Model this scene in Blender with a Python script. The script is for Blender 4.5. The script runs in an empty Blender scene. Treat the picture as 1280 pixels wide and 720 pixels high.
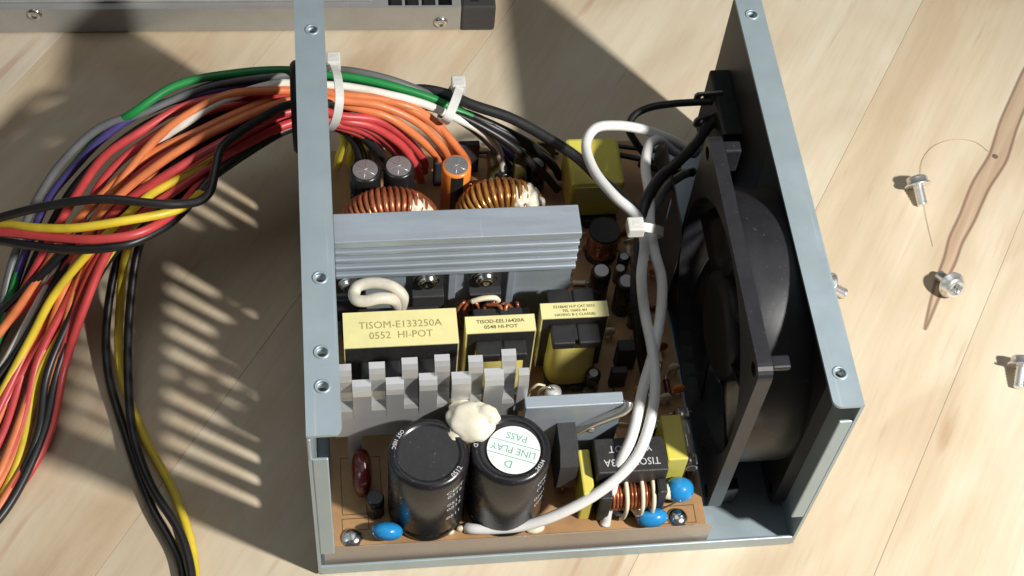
import bpy, bmesh, math, random
from mathutils import Vector, Matrix, Quaternion
random.seed(7)
C = bpy.context.scene.collection
scene = bpy.context.scene
MM = 0.001
PI = math.pi
# ------------------------------------------------------------------ camera, light, exposure
CAM = Vector((10.1718, -178.5669, 417.1954))          # millimetres
ROT = Matrix(((0.99292051, -0.09807963, 0.06700185),   # rows: right, down, forward
              (-0.04486644, -0.83197883, -0.55299026),
              (0.1099812, 0.54606923, -0.83048933)))
FOC = 1923.63
cam = bpy.data.objects.new('camera', bpy.data.cameras.new('camera'))
C.objects.link(cam)
r_, d_, f_ = (Vector(r) for r in ROT)
m = Matrix((r_, -d_, -f_)).transposed().to_4x4()
m.translation = CAM * MM
cam.matrix_world = m
cam.data.sensor_width = 36
cam.data.lens = FOC / 1280 * 36
cam.data.clip_start = 0.01
cam.data.clip_end = 20
scene.camera = cam

world = bpy.data.worlds.new('World')
scene.world = world
world.use_nodes = True
bg = world.node_tree.nodes['Background']
bg.inputs[0].default_value = (0.97, 1.0, 1.04, 1)
bg.inputs[1].default_value = 0.062

LAMP = Vector((419, -223, 498))
ld = bpy.data.lights.new('desk_lamp_light', 'SPOT')
ld.energy = 26.8
ld.color = (1.0, 0.975, 0.93)
ld.shadow_soft_size = 0.020
ld.spot_size = math.radians(72)
ld.spot_blend = 1.0
lamp = bpy.data.objects.new('desk_lamp_light', ld)
lamp.location = LAMP * MM
lamp.rotation_euler = (Vector((0, 185, 0)) - LAMP).to_track_quat('-Z', 'Y').to_euler()
C.objects.link(lamp)
# soft overhead fill, added to brighten the shaded areas; no known fixture
cd = bpy.data.lights.new('fill_light', 'AREA')
cd.shape = 'DISK'
cd.size = 1.1
cd.energy = 2.6
cd.color = (0.98, 1.0, 1.03)
fill = bpy.data.objects.new('fill_light', cd)
fill.location = (-0.05, 0.35, 1.35)
fill.rotation_euler = (Vector((0.05, 0.1, 0)) - Vector(fill.location)).to_track_quat('-Z', 'Y').to_euler()
C.objects.link(fill)

scene.view_settings.view_transform = 'Standard'
scene.view_settings.look = 'None'
scene.view_settings.exposure = 0.0
scene.view_settings.gamma = 1.0


# ------------------------------------------------------------------ pixel -> place (photo pixels, 1280 x 720)
def ray(u, v):
    q = Vector(((u - 640) / FOC, (v - 360) / FOC, 1.0))
    return r_ * q.x + d_ * q.y + f_ * q.z


def at(u, v, z=0.0):
    d = ray(u, v)
    return CAM + d * ((z - CAM.z) / d.z)


def aty(u, v, y):
    d = ray(u, v)
    return CAM + d * ((y - CAM.y) / d.y)


def atx(u, v, x):
    d = ray(u, v)
    return CAM + d * ((x - CAM.x) / d.x)


# ------------------------------------------------------------------ materials
def mat(name, col, rough=0.5, metal=0.0, var=0.12, scale=250, bump=0.0, bscale=None, stretch=(1, 1, 1),
        spec=None, coat=0.0, rvar=0.0, sss=0.0, spots=0.0, scratch=0.0):
    m = bpy.data.materials.new(name)
    m.use_nodes = True
    nt = m.node_tree
    N, L = nt.nodes, nt.links
    b = N['Principled BSDF']
    b.inputs['Roughness'].default_value = rough
    b.inputs['Metallic'].default_value = metal
    if spec is not None:
        b.inputs['Specular IOR Level'].default_value = spec
    b.inputs['Coat Weight'].default_value = coat
    if sss:
        b.inputs['Subsurface Weight'].default_value = sss
        b.inputs['Subsurface Radius'].default_value = (0.002, 0.0015, 0.001)
    tc = N.new('ShaderNodeTexCoord')
    mp = N.new('ShaderNodeMapping')
    mp.inputs['Scale'].default_value = stretch
    L.new(tc.outputs['Object'], mp.inputs['Vector'])
    nz = N.new('ShaderNodeTexNoise')
    nz.inputs['Scale'].default_value = scale
    nz.inputs['Detail'].default_value = 6
    nz.inputs['Roughness'].default_value = 0.6
    L.new(mp.outputs[0], nz.inputs['Vector'])
    rp = N.new('ShaderNodeValToRGB')
    rp.color_ramp.elements[0].position = 0.3
    rp.color_ramp.elements[1].position = 0.7
    c0 = [max(0, c * (1 - var)) for c in col] + [1]
    c1 = [min(1, c * (1 + var)) for c in col] + [1]
    rp.color_ramp.elements[0].color = c0
    rp.color_ramp.elements[1].color = c1
    L.new(nz.outputs['Fac'], rp.inputs['Fac'])
    out = rp.outputs['Color']
    if spots:
        n3 = N.new('ShaderNodeTexNoise')
        n3.inputs['Scale'].default_value = 900
        n3.inputs['Detail'].default_value = 3
        L.new(tc.outputs['Object'], n3.inputs['Vector'])
        r3 = N.new('ShaderNodeValToRGB')
        r3.color_ramp.elements[0].position = 0.66
        r3.color_ramp.elements[1].position = 0.74
        L.new(n3.outputs['Fac'], r3.inputs['Fac'])
        mx = N.new('ShaderNodeMix')
        mx.data_type = 'RGBA'
        ml = N.new('ShaderNodeMath')
        ml.operation = 'MULTIPLY'
        ml.inputs[1].default_value = spots
        L.new(r3.outputs['Color'], ml.inputs[0])
        L.new(ml.outputs[0], mx.inputs[0])
        L.new(out, mx.inputs[6])
        mx.inputs[7].default_value = (0.35, 0.32, 0.28, 1)
        out = mx.outputs[2]
    if scratch:
        for k, (sx, sy) in enumerate(((900, 14), (16, 700))):
            m3 = N.new('ShaderNodeMapping')
            m3.inputs['Scale'].default_value = (sx, sy, sx)
            m3.inputs['Rotation'].default_value = (0, 0, 0.35 + k * .5)
            L.new(tc.outputs['Object'], m3.inputs['Vector'])
            n4 = N.new('ShaderNodeTexNoise')
            n4.inputs['Scale'].default_value = 1.0
            n4.inputs['Detail'].default_value = 2
            L.new(m3.outputs[0], n4.inputs['Vector'])
            r4 = N.new('ShaderNodeValToRGB')
            r4.color_ramp.elements[0].position = 0.69
            r4.color_ramp.elements[1].position = 0.76
            r4.color_ramp.elements[1].color = (scratch, scratch, scratch, 1)
            L.new(n4.outputs['Fac'], r4.inputs['Fac'])
            x4 = N.new('ShaderNodeMix')
            x4.data_type = 'RGBA'
            L.new(r4.outputs['Color'], x4.inputs[0])
            L.new(out, x4.inputs[6])
            x4.inputs[7].default_value = [min(1, c * (1.45 if k == 0 else .6)) for c in col] + [1]
            out = x4.outputs[2]
    L.new(out, b.inputs['Base Color'])
    if rvar:
        mr = N.new('ShaderNodeMapRange')
        mr.inputs['To Min'].default_value = max(0.02, rough - rvar)
        mr.inputs['To Max'].default_value = min(1, rough + rvar)
        L.new(nz.outputs['Fac'], mr.inputs['Value'])
        L.new(mr.outputs[0], b.inputs['Roughness'])
    if bump:
        n2 = N.new('ShaderNodeTexNoise')
        n2.inputs['Scale'].default_value = bscale or scale * 4
        n2.inputs['Detail'].default_value = 4
        L.new(mp.outputs[0], n2.inputs['Vector'])
        bp = N.new('ShaderNodeBump')
        bp.inputs['Strength'].default_value = bump
        bp.inputs['Distance'].default_value = 0.0003
        L.new(n2.outputs['Fac'], bp.inputs['Height'])
        L.new(bp.outputs[0], b.inputs['Normal'])
    return m


M = {}
M['steel'] = mat('galvanised_steel', (0.39, 0.475, 0.515), 0.42, 0.45, 0.07, 70, 0.08, 1300, rvar=0.10, spots=0.10, scratch=0.4)
M['steel_dark'] = mat('steel_inner', (0.30, 0.33, 0.35), 0.45, 0.6, 0.08, 120, 0.05, 1500)
M['drive_metal'] = mat('dull_zinc_sheet', (0.42, 0.42, 0.40), 0.5, 0.5, 0.07, 90, 0.08, 900, rvar=0.08, scratch=0.4)
M['alu'] = mat('aluminium_extruded', (0.44, 0.50, 0.56), 0.40, 0.5, 0.08, 45, 0.12, 500, (1, 6, 6), rvar=0.14, spots=0.10, scratch=0.5)
M['alu_bent'] = mat('aluminium_sheet', (0.60, 0.60, 0.595), 0.30, 0.60, 0.06, 60, 0.03, 200, rvar=0.10)
M['chrome'] = mat('bright_screw_steel', (0.70, 0.69, 0.67), 0.2, 1.0, 0.1, 500, 0.1)
M['screw_zinc'] = mat('bright_zinc', (0.84, 0.83, 0.81), 0.28, 0.8, 0.1, 500, 0.1)
M['tin'] = mat('tinned_wire', (0.66, 0.64, 0.60), 0.3, 0.9, 0.1, 500)
M['blackp'] = mat('black_plastic', (0.018, 0.018, 0.019), 0.45, 0, 0.25, 300, 0.1)
M['fanp'] = mat('dark_grey_fan_plastic', (0.019, 0.019, 0.022), 0.40, 0, 0.15, 150, 0.06, rvar=0.08, spots=0.12)
M['fan_in'] = mat('black_fan_plastic', (0.010, 0.010, 0.011), 0.5, 0, 0.15, 150, 0.06, spots=0.06)
M['ferrite'] = mat('black_ferrite', (0.022, 0.021, 0.021), 0.5, 0, 0.3, 400, 0.3)
M['bridge'] = mat('dark_grey_epoxy', (0.035, 0.035, 0.037), 0.55, 0, 0.15, 300, 0.15)
M['sleeve'] = mat('black_shrink_sleeve', (0.014, 0.013, 0.015), 0.28, 0, 0.2, 300, 0.06, rvar=0.08, spots=0.15)
M['captop'] = mat('charcoal_cap_disc', (0.022, 0.022, 0.023), 0.5, 0, 0.2, 300, 0.1, spots=0.2)
M['yellow'] = mat('yellow_tape', (0.60, 0.51, 0.15), 0.36, 0, 0.10, 90, 0.15, 300, rvar=0.08)
M['yellow_lab'] = mat('pale_yellow_tape', (0.74, 0.675, 0.32), 0.36, 0, 0.09, 75, 0.25, 160, spots=0.05)
M['yellow_box'] = mat('yellow_box_plastic', (0.66, 0.58, 0.10), 0.3, 0, 0.06, 150, 0.06)
M['olive'] = mat('dark_olive_tape', (0.10, 0.085, 0.03), 0.4, 0, 0.25, 200, 0.1)
M['ink'] = mat('olive_brown_ink', (0.30, 0.25, 0.09), 0.6, 0, 0.3, 600)
M['inkdark'] = mat('dark_ink', (0.05, 0.045, 0.02), 0.6, 0, 0.3, 600)
M['whiteink'] = mat('white_print', (0.55, 0.55, 0.56), 0.5, 0, 0.2, 700)
M['greenink'] = mat('green_print', (0.10, 0.40, 0.27), 0.5, 0, 0.1, 400)
M['paper'] = mat('white_sticker_paper', (0.80, 0.82, 0.80), 0.5, 0, 0.03, 300)
M['copper'] = mat('enamelled_copper', (0.42, 0.135, 0.06), 0.28, 0.5, 0.45, 160, rvar=0.1)
M['copper_dark'] = mat('dark_enamelled_copper', (0.34, 0.10, 0.045), 0.3, 0.5, 0.25, 350)
M['copper_gold'] = mat('golden_enamelled_copper', (0.46, 0.22, 0.06), 0.25, 0.55, 0.45, 160)
M['cream'] = mat('cream_sleeve', (0.72, 0.66, 0.48), 0.5, 0, 0.1, 350)
M['glue'] = mat('cream_silicone_glue', (0.74, 0.69, 0.56), 0.45, 0, 0.08, 200, 0.3, 300, sss=0.2)
M['blue'] = mat('blue_epoxy', (0.02, 0.26, 0.60), 0.22, 0, 0.1, 120, 0.05, coat=0.4)
M['maroon'] = mat('maroon_epoxy', (0.13, 0.014, 0.009), 0.2, 0, 0.15, 150, coat=0.4)
M['orange_sl'] = mat('orange_cap_sleeve', (0.80, 0.24, 0.04), 0.3, 0, 0.08, 250)
M['captin'] = mat('scored_aluminium_top', (0.30, 0.31, 0.32), 0.3, 0.6, 0.1, 400, 0.2)
M['board'] = mat('tan_phenolic_board', (0.38, 0.215, 0.095), 0.5, 0, 0.22, 90, 0.1, 700)
M['rubber'] = mat('black_grommet_rubber', (0.015, 0.014, 0.014), 0.5, 0, 0.2, 300)
M['loop'] = mat('aged_white_sleeve', (0.60, 0.55, 0.45), 0.5, 0, 0.14, 260, 0.15, 500)
M['nylon'] = mat('milky_nylon', (0.66, 0.65, 0.61), 0.32, 0, 0.04, 300, sss=0.3)
M['sheet'] = mat('dark_grey_insulation', (0.075, 0.08, 0.08), 0.45, 0, 0.1, 150)
M['ceramic'] = mat('pale_ceramic', (0.62, 0.62, 0.60), 0.4, 0, 0.1, 300)
M['fusegl'] = mat('glass_fuse_body', (0.5, 0.5, 0.48), 0.12, 0.2, 0.1, 300, coat=0.5)
M['hair'] = mat('brown_hair', (0.46, 0.30, 0.17), 0.4, 0, 0.1, 300)
W = {'red': (0.55, 0.060, 0.060), 'orange': (0.72, 0.21, 0.075), 'yellow': (0.72, 0.54, 0.04), 'green': (0.015, 0.24, 0.055),
     'white': (0.80, 0.77, 0.68), 'grey': (0.14, 0.145, 0.145), 'purple': (0.06, 0.045, 0.17), 'black': (0.014, 0.013, 0.014)}
for k, c in W.items():
    M['w_' + k] = mat(k + '_insulation', c, 0.40, 0, 0.16, 120, 0.08, 700, rvar=0.10, spots=0.05)
M['mains'] = mat('white_mains_insulation', (0.78, 0.77, 0.75), 0.38, 0, 0.05, 200, 0.05, 600, spots=0.12)
M['sleeve_cable'] = mat('matt_black_heat_shrink', (0.02, 0.02, 0.021), 0.5, 0, 0.3, 400, 0.2)


def film_mat():
    m = bpy.data.materials.new('clear_plastic_film')
    m.use_nodes = True
    nt = m.node_tree
    N, L = nt.nodes, nt.links
    N.remove(N['Principled BSDF'])
    tr = N.new('ShaderNodeBsdfTransparent')
    tr.inputs[0].default_value = (0.84, 0.79, 0.72, 1)
    df = N.new('ShaderNodeBsdfDiffuse')
    df.inputs[0].default_value = (0.56, 0.47, 0.39, 1)
    gl = N.new('ShaderNodeBsdfGlossy')
    gl.inputs['Roughness'].default_value = 0.25
    m1 = N.new('ShaderNodeMixShader')
    m1.inputs[0].default_value = 0.46
    m2 = N.new('ShaderNodeMixShader')
    m2.inputs[0].default_value = 0.16
    L.new(tr.outputs[0], m1.inputs[1])
    L.new(df.outputs[0], m1.inputs[2])
    L.new(m1.outputs[0], m2.inputs[1])
    L.new(gl.outputs[0], m2.inputs[2])
    L.new(m2.outputs[0], N['Material Output'].inputs[0])
    return m


M['film'] = film_mat()


# ------------------------------------------------------------------ mesh building (all in millimetres, world axes)
def lumpy(c, rx, ry, rz, amp, freq, seed):
    from mathutils import noise as nz
    bm = bmesh.new()
    bmesh.ops.create_icosphere(bm, subdivisions=4, radius=1)
    c = Vector(c)
    vs = []
    for v in bm.verts:
        n = v.co.normalized()
        k = 1 + amp * nz.noise(n * freq + Vector((seed, 0, 0))) + amp * .22 * nz.noise(n * freq * 2.6 + Vector((0, seed, 3)))
        vs.append(c + Vector((n.x * rx * k, n.y * ry * k, n.z * rz * k)))
    bm.verts.index_update()
    fs = [[v.index for v in f.verts] for f in bm.faces]
    bm.free()
    return vs, fs


class MB:
    def __init__(s):
        s.v, s.f, s.sm = [], [], []

    def add(s, vs, fs, smooth=False):
        o = len(s.v)
        s.v += [Vector(v) for v in vs]
        s.f += [tuple(i + o for i in f) for f in fs]
        s.sm += [smooth] * len(fs)
        return s

    def xf(s, mtx, start=0):
        for i in range(start, len(s.v)):
            s.v[i] = mtx @ s.v[i]
        return s

    def box(s, a, b, ch=0.0):
        x0, y0, z0 = (min(p, q) for p, q in zip(a, b))
        x1, y1, z1 = (max(p, q) for p, q in zip(a, b))
        if ch <= 0:
            vs = [(x0, y0, z0), (x1, y0, z0), (x1, y1, z0), (x0, y1, z0), (x0, y0, z1), (x1, y0, z1), (x1, y1, z1), (x0, y1, z1)]
            return s.add(vs, [(3, 2, 1, 0), (4, 5, 6, 7), (0, 1, 5, 4), (1, 2, 6, 5), (2, 3, 7, 6), (3, 0, 4, 7)])
        ch = min(ch, (x1 - x0) / 2.1, (y1 - y0) / 2.1, (z1 - z0) / 2.1)
        bm = bmesh.new()
        bmesh.ops.create_cube(bm, size=1)
        for v in bm.verts:
            v.co = Vector((x0 + (v.co.x + .5) * (x1 - x0), y0 + (v.co.y + .5) * (y1 - y0), z0 + (v.co.z + .5) * (z1 - z0)))
        bmesh.ops.bevel(bm, geom=bm.edges[:], offset=ch, segments=2, profile=0.5, affect='EDGES')
        bm.verts.index_update()
        s.add([v.co.copy() for v in bm.verts], [[v.index for v in f.verts] for f in bm.faces])
        bm.free()
        return s

    def tube(s, pts, r, seg=8, caps=True, flat=1.0):
        pts = [Vector(p) for p in pts]
        n = len(pts)
        rr = r if isinstance(r, (list, tuple)) else [r] * n
        t0 = (pts[1] - pts[0]).normalized()
        up = Vector((0, 0, 1)) if abs(t0.z) < 0.9 else Vector((1, 0, 0))
        nx = (up - t0 * up.dot(t0)).normalized()
        vs, fs = [], []
        for i in range(n):
            t = (pts[min(i + 1, n - 1)] - pts[max(i - 1, 0)])
            if t.length < 1e-9:
                t = t0
            t.normalize()
            nx = nx - t * nx.dot(t)
            nx = nx.normalized() if nx.length > 1e-6 else t.orthogonal().normalized()
            by = t.cross(nx)
            for k in range(seg):
                a = 2 * PI * k / seg
                vs.append(pts[i] + nx * (math.cos(a) * rr[i] * flat) + by * (math.sin(a) * rr[i]))
        for i in range(n - 1):
            for k in range(seg):
                k2 = (k + 1) % seg
                fs.append((i * seg + k, i * seg + k2, (i + 1) * seg + k2, (i + 1) * seg + k))
        s.add(vs, fs, True)
        if caps:
            o = len(s.v) - len(vs)
            s.f += [tuple(o + k for k in range(seg - 1, -1, -1)), tuple(o + (n - 1) * seg + k for k in range(seg))]
            s.sm += [False, False]
        return s

    def lathe(s, c, prof, seg=28, axis='z', smooth=True, caps=True):
        c = Vector(c)
        vs, fs = [], []
        for r, h in prof:
            for k in range(seg):
                a = 2 * PI * k / seg
                p = (r * math.cos(a), r * math.sin(a), h)
                if axis == 'x':
                    p = (p[2], p[0], p[1])
                elif axis == 'y':
                    p = (p[1], p[2], p[0])
                vs.append(c + Vector(p))
        n = len(prof)
        for i in range(n - 1):
            for k in range(seg):
                k2 = (k + 1) % seg
                fs.append((i * seg + k, i * seg + k2, (i + 1) * seg + k2, (i + 1) * seg + k))
        s.add(vs, fs, smooth)
        if caps:
            o = len(s.v) - len(vs)
            s.f += [tuple(o + k for k in range(seg - 1, -1, -1)), tuple(o + (n - 1) * seg + k for k in range(seg))]
            s.sm += [False, False]
        return s

    def cyl(s, c, r, h, seg=24, axis='z', ch=0.0):
        if ch:
            return s.lathe(c, [(r - ch, 0), (r, ch), (r, h - ch), (r - ch, h)], seg, axis)
        return s.lathe(c, [(r, 0), (r, h)], seg, axis)

    def ell(s, c, rx, ry, rz, su=20, sv=12, noise=0.0, e=1.0):
        c = Vector(c)
        vs, fs = [], []
        for i in range(sv + 1):
            th = PI * i / sv
            for k in range(su):
                a = 2 * PI * k / su
                q = 1 + (random.uniform(-noise, noise) if noise and 0 < i < sv else 0)
                sg = lambda w: math.copysign(abs(w) ** e, w)
                vs.append(c + Vector((rx * sg(math.sin(th)) * sg(math.cos(a)) * q, ry * sg(math.sin(th)) * sg(math.sin(a)) * q, rz * sg(math.cos(th)) * q)))
        for i in range(sv):
            for k in range(su):
                k2 = (k + 1) % su
                fs.append((i * su + k, (i + 1) * su + k, (i + 1) * su + k2, i * su + k2))
        return s.add(vs, fs, True)

    def torus(s, c, R, r, axis='y', su=36, sv=12, ry=None):
        c = Vector(c)
        vs, fs = [], []
        for i in range(su):
            a = 2 * PI * i / su
            for k in range(sv):
                b = 2 * PI * k / sv
                q = R + r * math.cos(b)
                h = (ry or r) * math.sin(b)
                p = {'y': (q * math.cos(a), h, q * math.sin(a)), 'x': (h, q * math.cos(a), q * math.sin(a)),
                     'z': (q * math.cos(a), q * math.sin(a), h)}[axis]
                vs.append(c + Vector(p))
        for i in range(su):
            i2 = (i + 1) % su
            for k in range(sv):
                k2 = (k + 1) % sv
                fs.append((i * sv + k, i2 * sv + k, i2 * sv + k2, i * sv + k2))
        return s.add(vs, fs, True)

    def frame_y(s, x0, x1, z0, z1, t, y0, y1):
        """a belt round the y axis: outer rectangle minus inner, with depth"""
        o = [(x0, z0), (x1, z0), (x1, z1), (x0, z1)]
        i = [(x0 + t, z0 + t), (x1 - t, z0 + t), (x1 - t, z1 - t), (x0 + t, z1 - t)]
        vs = [(x, y, z) for y in (y0, y1) for (x, z) in o + i]
        fs = []
        for k in range(4):
            k2 = (k + 1) % 4
            fs += [(k, k2, 8 + k2, 8 + k), (4 + k2, 4 + k, 12 + k, 12 + k2), (k2, k, 4 + k, 4 + k2), (8 + k, 8 + k2, 12 + k2, 12 + k)]
        return s.add(vs, fs)

    def plate(s, outline, holes, t, fn):
        """flat sheet with holes: outline and holes are 2-D loops, fn maps (a, b, h) to a point, thickness t"""
        bm = bmesh.new()
        loops = [outline] + holes
        edges = []
        for lp in loops:
            vs = [bm.verts.new((a, b, 0)) for a, b in lp]
            for i in range(len(vs)):
                edges.append(bm.edges.new((vs[i], vs[(i + 1) % len(vs)])))
        bmesh.ops.triangle_fill(bm, use_beauty=True, use_dissolve=False, edges=edges)
        bm.verts.index_update()
        base = [v.co.copy() for v in bm.verts]
        tri = [[v.index for v in f.verts] for f in bm.faces]
        bm.free()
        n = len(base)
        vs = [fn(v.x, v.y, 0) for v in base] + [fn(v.x, v.y, t) for v in base]
        fs = [tuple(q) for q in tri] + [tuple(i + n for i in reversed(q)) for q in tri]
        o = 0
        for lp in loops:
            k = len(lp)
            for i in range(k):
                j = (i + 1) % k
                fs.append((o + i, o + j, o + j + n, o + i + n))
            o += k
        return s.add(vs, fs)

    def prism(s, pts, fn, h0, h1):
        n = len(pts)
        vs = [fn(a, b, h0) for a, b in pts] + [fn(a, b, h1) for a, b in pts]
        fs = [tuple(range(n - 1, -1, -1)), tuple(range(n, 2 * n))]
        for i in range(n):
            j = (i + 1) % n
            fs.append((i, j, j + n, i + n))
        return s.add(vs, fs)

    def build(s, name, m, parent=None, label=None, fix=True, cat=None, group=None, kind=None):
        lo = Vector((min(v[i] for v in s.v) for i in range(3)))
        hi = Vector((max(v[i] for v in s.v) for i in range(3)))
        org = Vector(((lo.x + hi.x) / 2, (lo.y + hi.y) / 2, lo.z))
        me = bpy.data.meshes.new(name)
        me.from_pydata([(v - org) * MM for v in s.v], [], s.f)
        me.polygons.foreach_set('use_smooth', s.sm)
        if fix:
            bm = bmesh.new()
            bm.from_mesh(me)
            bmesh.ops.recalc_face_normals(bm, faces=bm.faces[:])
            bm.to_mesh(me)
            bm.free()
        me.materials.append(M[m] if isinstance(m, str) else m)
        o = bpy.data.objects.new(name, me)
        C.objects.link(o)
        o.parent = parent
        base = parent['world_mm'] if parent else (0, 0, 0)
        o.location = (org - Vector(base)) * MM
        o['world_mm'] = tuple(org)
        if label:
            o['label'] = label
        if cat:
            o['category'] = cat
        if group:
            o['group'] = group
        if kind:
            o['kind'] = kind
        return o


def thing(name, label, cat, base, group=None):
    o = bpy.data.objects.new(name, None)
    C.objects.link(o)
    o.empty_display_size = 0.01
    o.location = Vector(base) * MM
    o['world_mm'] = tuple(base)
    o['label'] = label
    o['category'] = cat
    if group:
        o['group'] = group
    return o


def spline(pts, n=8):
    P = [Vector(p) for p in pts]
    P = [P[0] * 2 - P[1]] + P + [P[-1] * 2 - P[-2]]
    out = []
    for i in range(1, len(P) - 2):
        p0, p1, p2, p3 = P[i - 1:i + 3]
        t = [0]
        for a, b in ((p0, p1), (p1, p2), (p2, p3)):
            t.append(t[-1] + max((b - a).length, 1e-4) ** 0.5)
        for k in range(n):
            u = t[1] + (t[2] - t[1]) * k / n
            A1 = p0 * ((t[1] - u) / (t[1] - t[0])) + p1 * ((u - t[0]) / (t[1] - t[0]))
            A2 = p1 * ((t[2] - u) / (t[2] - t[1])) + p2 * ((u - t[1]) / (t[2] - t[1]))
            A3 = p2 * ((t[3] - u) / (t[3] - t[2])) + p3 * ((u - t[2]) / (t[3] - t[2]))
            B1 = A1 * ((t[2] - u) / (t[2] - t[0])) + A2 * ((u - t[0]) / (t[2] - t[0]))
            B2 = A2 * ((t[3] - u) / (t[3] - t[1])) + A3 * ((u - t[1]) / (t[3] - t[1]))
            out.append(B1 * ((t[2] - u) / (t[2] - t[1])) + B2 * ((u - t[1]) / (t[2] - t[1])))
    out.append(P[-2])
    return out


def circle(cx, cy, r, n=20, ph=0.0, ry=None):
    return [(cx + r * math.cos(2 * PI * k / n + ph), cy + (ry or r) * math.sin(2 * PI * k / n + ph)) for k in range(n)]


def slot(cx, cy0, cy1, w, n=5):
    p = [(cx + w / 2 * math.cos(a), cy1 - w / 2 + w / 2 * math.sin(a)) for a in [PI * k / n for k in range(n + 1)]]
    p += [(cx + w / 2 * math.cos(a), cy0 + w / 2 + w / 2 * math.sin(a)) for a in [PI + PI * k / n for k in range(n + 1)]]
    return p


def letters(txt, size, bold=0.0, sx=1.0, space=1.0):
    cu = bpy.data.curves.new('lettering', 'FONT')
    cu.body = txt
    cu.size = size
    cu.offset = bold
    cu.space_character = space
    cu.align_x = 'CENTER'
    cu.align_y = 'CENTER'
    cu.resolution_u = 2
    ob = bpy.data.objects.new('lettering', cu)
    C.objects.link(ob)
    dg = bpy.context.evaluated_depsgraph_get()
    me = bpy.data.meshes.new_from_object(ob.evaluated_get(dg))
    vs = [(v.co.x * sx, v.co.y) for v in me.vertices]
    fs = [tuple(p.vertices) for p in me.polygons]
    bpy.data.objects.remove(ob)
    bpy.data.curves.remove(cu)
    bpy.data.meshes.remove(me)
    return vs, fs


def text_on(txt, size, fn, parent, m, bold=0.0, sx=1.0, space=1.0, name='lettering'):
    vs, fs = letters(txt, size, bold, sx, space)
    mb = MB().add([fn(a, b) for a, b in vs], fs)
    return mb.build(name, m, parent, fix=False)


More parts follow.
